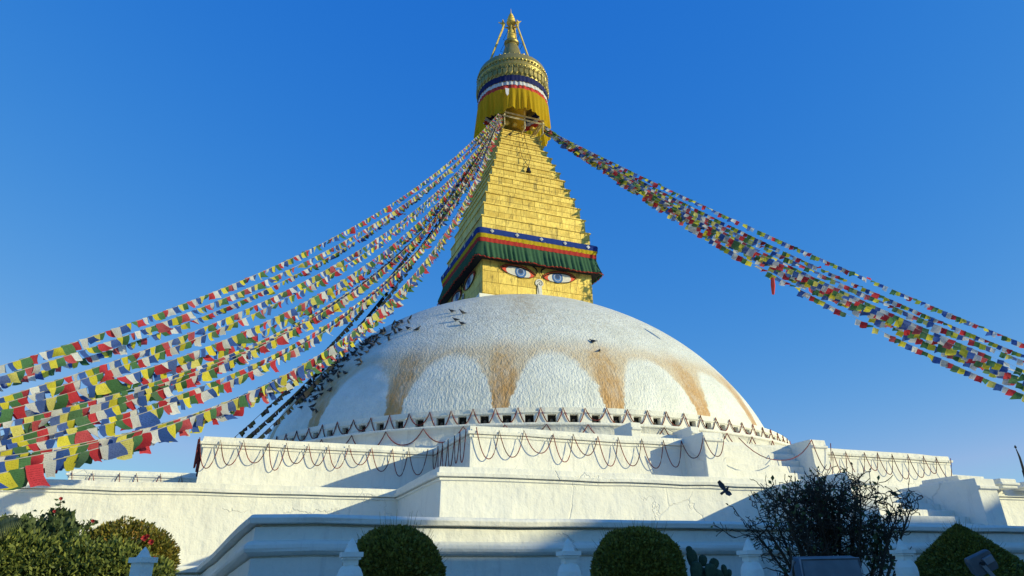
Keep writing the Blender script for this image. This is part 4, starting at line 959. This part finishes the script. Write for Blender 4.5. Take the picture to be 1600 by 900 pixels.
# ------------------------------------------------------------------ floodlights
def floodlight_a():
    c = px_at_y(1297, 905, -36.8); par = tag(empty('floodlight', (c[0], c[1], 0)), 'large grey floodlight panel seen from behind below the bare shrub', 'lamp', 'garden floodlights')
    tl, tr, br, bl = px_at_y(1249, 874, -36.8), px_at_y(1341, 872, -36.8), px_at_y(1362, 945, -37.05), px_at_y(1262, 950, -37.05)
    nb = np.array([0, .10, .03])
    q = MB(); V = [tl, tr, br, bl, tl + nb, tr + nb, br + nb, bl + nb]; q.add(V, [(0, 1, 2, 3)[::-1], (4, 5, 6, 7), (0, 1, 5, 4), (1, 2, 6, 5), (2, 3, 7, 6), (3, 0, 4, 7)]); bevel(q.build('housing', METALD, par), .008, 2)
    q = MB(); ins = lambda a, b_, t: a + (b_ - a) * t; cc_ = (tl + tr + br + bl) / 4; off = np.array([0, -.006, 0]); V = [cc_ + (v_ - cc_) * .93 + off for v_ in (tl, tr, br, bl)]; q.add(V, [(0, 1, 2, 3)[::-1]]); q.build('panel', GLASS, par)
    q = MB(); q.tube([tl + off, tr + off, br + off, bl + off, tl + off], .009, 4); q.build('rim', METAL, par)
    q = MB(); q.tube([(c[0], c[1] + .1, 0), (c[0], c[1] + .1, c[2] - .02)], .03, 8); q.build('stand', METAL, par)
    q = MB(); s = tl + np.array([-.07, .08, -.02]); q.tube([tl + np.array([-.03, .05, -.01]), s + [0, 0, -.12], s + [.02, 0, -.5]], .018, 6); q.build('bracket', METAL, par)
floodlight_a()
def floodlight_b():
    c = px_at_y(1537, 880, -36.6); par = tag(empty('floodlight', (c[0], c[1], 0)), 'tilted square floodlight on a bracket before the pointed bush', 'lamp', 'garden floodlights')
    ang = R(21); x_ = np.array([_r[0], _r[1], 0]) * math.cos(ang) + np.array([0, 0, 1.]) * math.sin(ang); z_ = np.array([0, 0, 1.]) * math.cos(ang) - np.array([_r[0], _r[1], 0]) * math.sin(ang); y_ = np.array([_v[0], _v[1], .12])
    def pl(u, w, d_): return c + x_ * u + z_ * w + y_ * d_
    q = MB(); o_ = [(-.14, .10), (.14, .10), (.15, .07), (.15, -.07), (.13, -.11), (-.12, -.11), (-.15, -.07), (-.155, .06)]; k = len(o_); V = [pl(u, w, 0) for u, w in o_] + [pl(u * 1.05, w * 1.05, .05) for u, w in o_] + [pl(u, w, .09) for u, w in o_]
    q.add(V, [tuple(range(k))] + [tuple(range(2 * k, 3 * k))[::-1]] + [(j * k + i, (j + 1) * k + i, (j + 1) * k + (i + 1) % k, j * k + (i + 1) % k) for j in range(2) for i in range(k)]); bevel(q.build('housing', METALD, par), .008, 2)
    q = MB(); V = [pl(u, w, d_) for d_ in (-.03, 0.004) for u, w in ((.0, .05), (.13, .055), (.125, -.02), (.01, -.03))]; q.add(V, [(0, 1, 2, 3), (0, 4, 5, 1), (1, 5, 6, 2), (2, 6, 7, 3), (3, 7, 4, 0)]); bevel(q.build('driver_box', METAL, par), .006, 2)
    q = MB(); a = pl(-.03, .01, -.02); b_ = pl(.02, -.22, -.03); e_ = np.cross(b_ - a, y_); e_ = e_ / np.linalg.norm(e_) * .022; V = [a + e_, a - e_, b_ - e_, b_ + e_] ; V += [v_ + y_ * .015 for v_ in V]; q.add(V, [(0, 1, 2, 3), (7, 6, 5, 4), (0, 4, 5, 1), (1, 5, 6, 2), (2, 6, 7, 3), (3, 7, 4, 0)]); q.build('bracket', METAL, par)
    q = MB(); q.tube([pl(-.03, .01, -.05), pl(-.03, .01, .0)], .02, 10); q.build('bolt', IRON, par)
    q = MB(); q.tube([(b_[0], b_[1], 0), tuple(b_)], .025, 8); q.build('stand', METAL, par)
floodlight_b()

# dark roof spike at the right edge, far off
p = at_dist(1599.5, 735, 60); q = MB(); q.tube([(p[0], p[1], 0), (p[0], p[1], p[2])], .12, 8); q.tube([p, p + [0, 0, .9], p + [-.12, 0, 1.5]], [.09, .07, .03], 6); q.lathe([(.02, 0), (.09, .08), (.02, .22)], 8, (p[0] - .12, p[1], p[2] + 1.5))
tag(q.build('roof_finial', IRON), 'thin dark spike at the right edge of the picture', 'finial')

# ------------------------------------------------------------------ houses behind the camera, whose shade lies over the garden
HSE = [(-9, 2, 9.5), (2.3, 9.3, 11.0), (9.6, 12.3, 11.2), (12.6, 15.4, 14.4), (15.6, 20.9, 13.3), (21.2, 27, 14.7), (27.5, 35, 15.2), (35.5, 43, 15.6)]
for i, (x0, x1, H_) in enumerate(HSE):
    y1_ = -55.0; y0_ = -58.0; h = tag(empty('town_house', ((x0 + x1) / 2, y1_, 0)), ['low ochre', 'narrow buff', 'slender grey', 'tall slim brick red', 'low pale ochre', 'broad buff', 'tall grey', 'end brick red'][i] + ' town house across the square from the stupa', 'house', 'town houses round the square')
    q = MB(); q.box((x0, y0_, 0), (x1, y1_, H_ - .9)); q.build('wall', PLAST[i % 4], h)
    q = MB(); q.box((x0 - .15, y0_ - .15, H_ - .896), (x1 + .15, y1_ + .25, H_ - .7)); q.box((x0, y1_ - .2, H_ - .7), (x1, y1_, H_)); q.box((x0, y0_, H_ - .7), (x1, y0_ + .2, H_)); q.box((x0, y0_ + .2, H_ - .7), (x0 + .2, y1_ - .2, H_)); q.box((x1 - .2, y0_ + .2, H_ - .7), (x1, y1_ - .2, H_)); q.build('parapet', PLAST[(i + 1) % 4], h)
    nf = int(H_ // 3); nc = max(1, int((x1 - x0) // 2))
    for f in range(nf):
        for c_ in range(nc):
            xc = x0 + (c_ + .5) * (x1 - x0) / nc; z0 = .9 + f * 2.9
            q = MB(); q.box((xc - .55, y1_ + .0, z0), (xc + .55, y1_ + .06, z0 + 1.4)); w_ = q.build('window', WOOD, h)
            q = MB(); q.box((xc - .45, y1_ + .062, z0 + .1), (xc + .45, y1_ + .07, z0 + 1.3)); q.build('pane', PANE, w_)
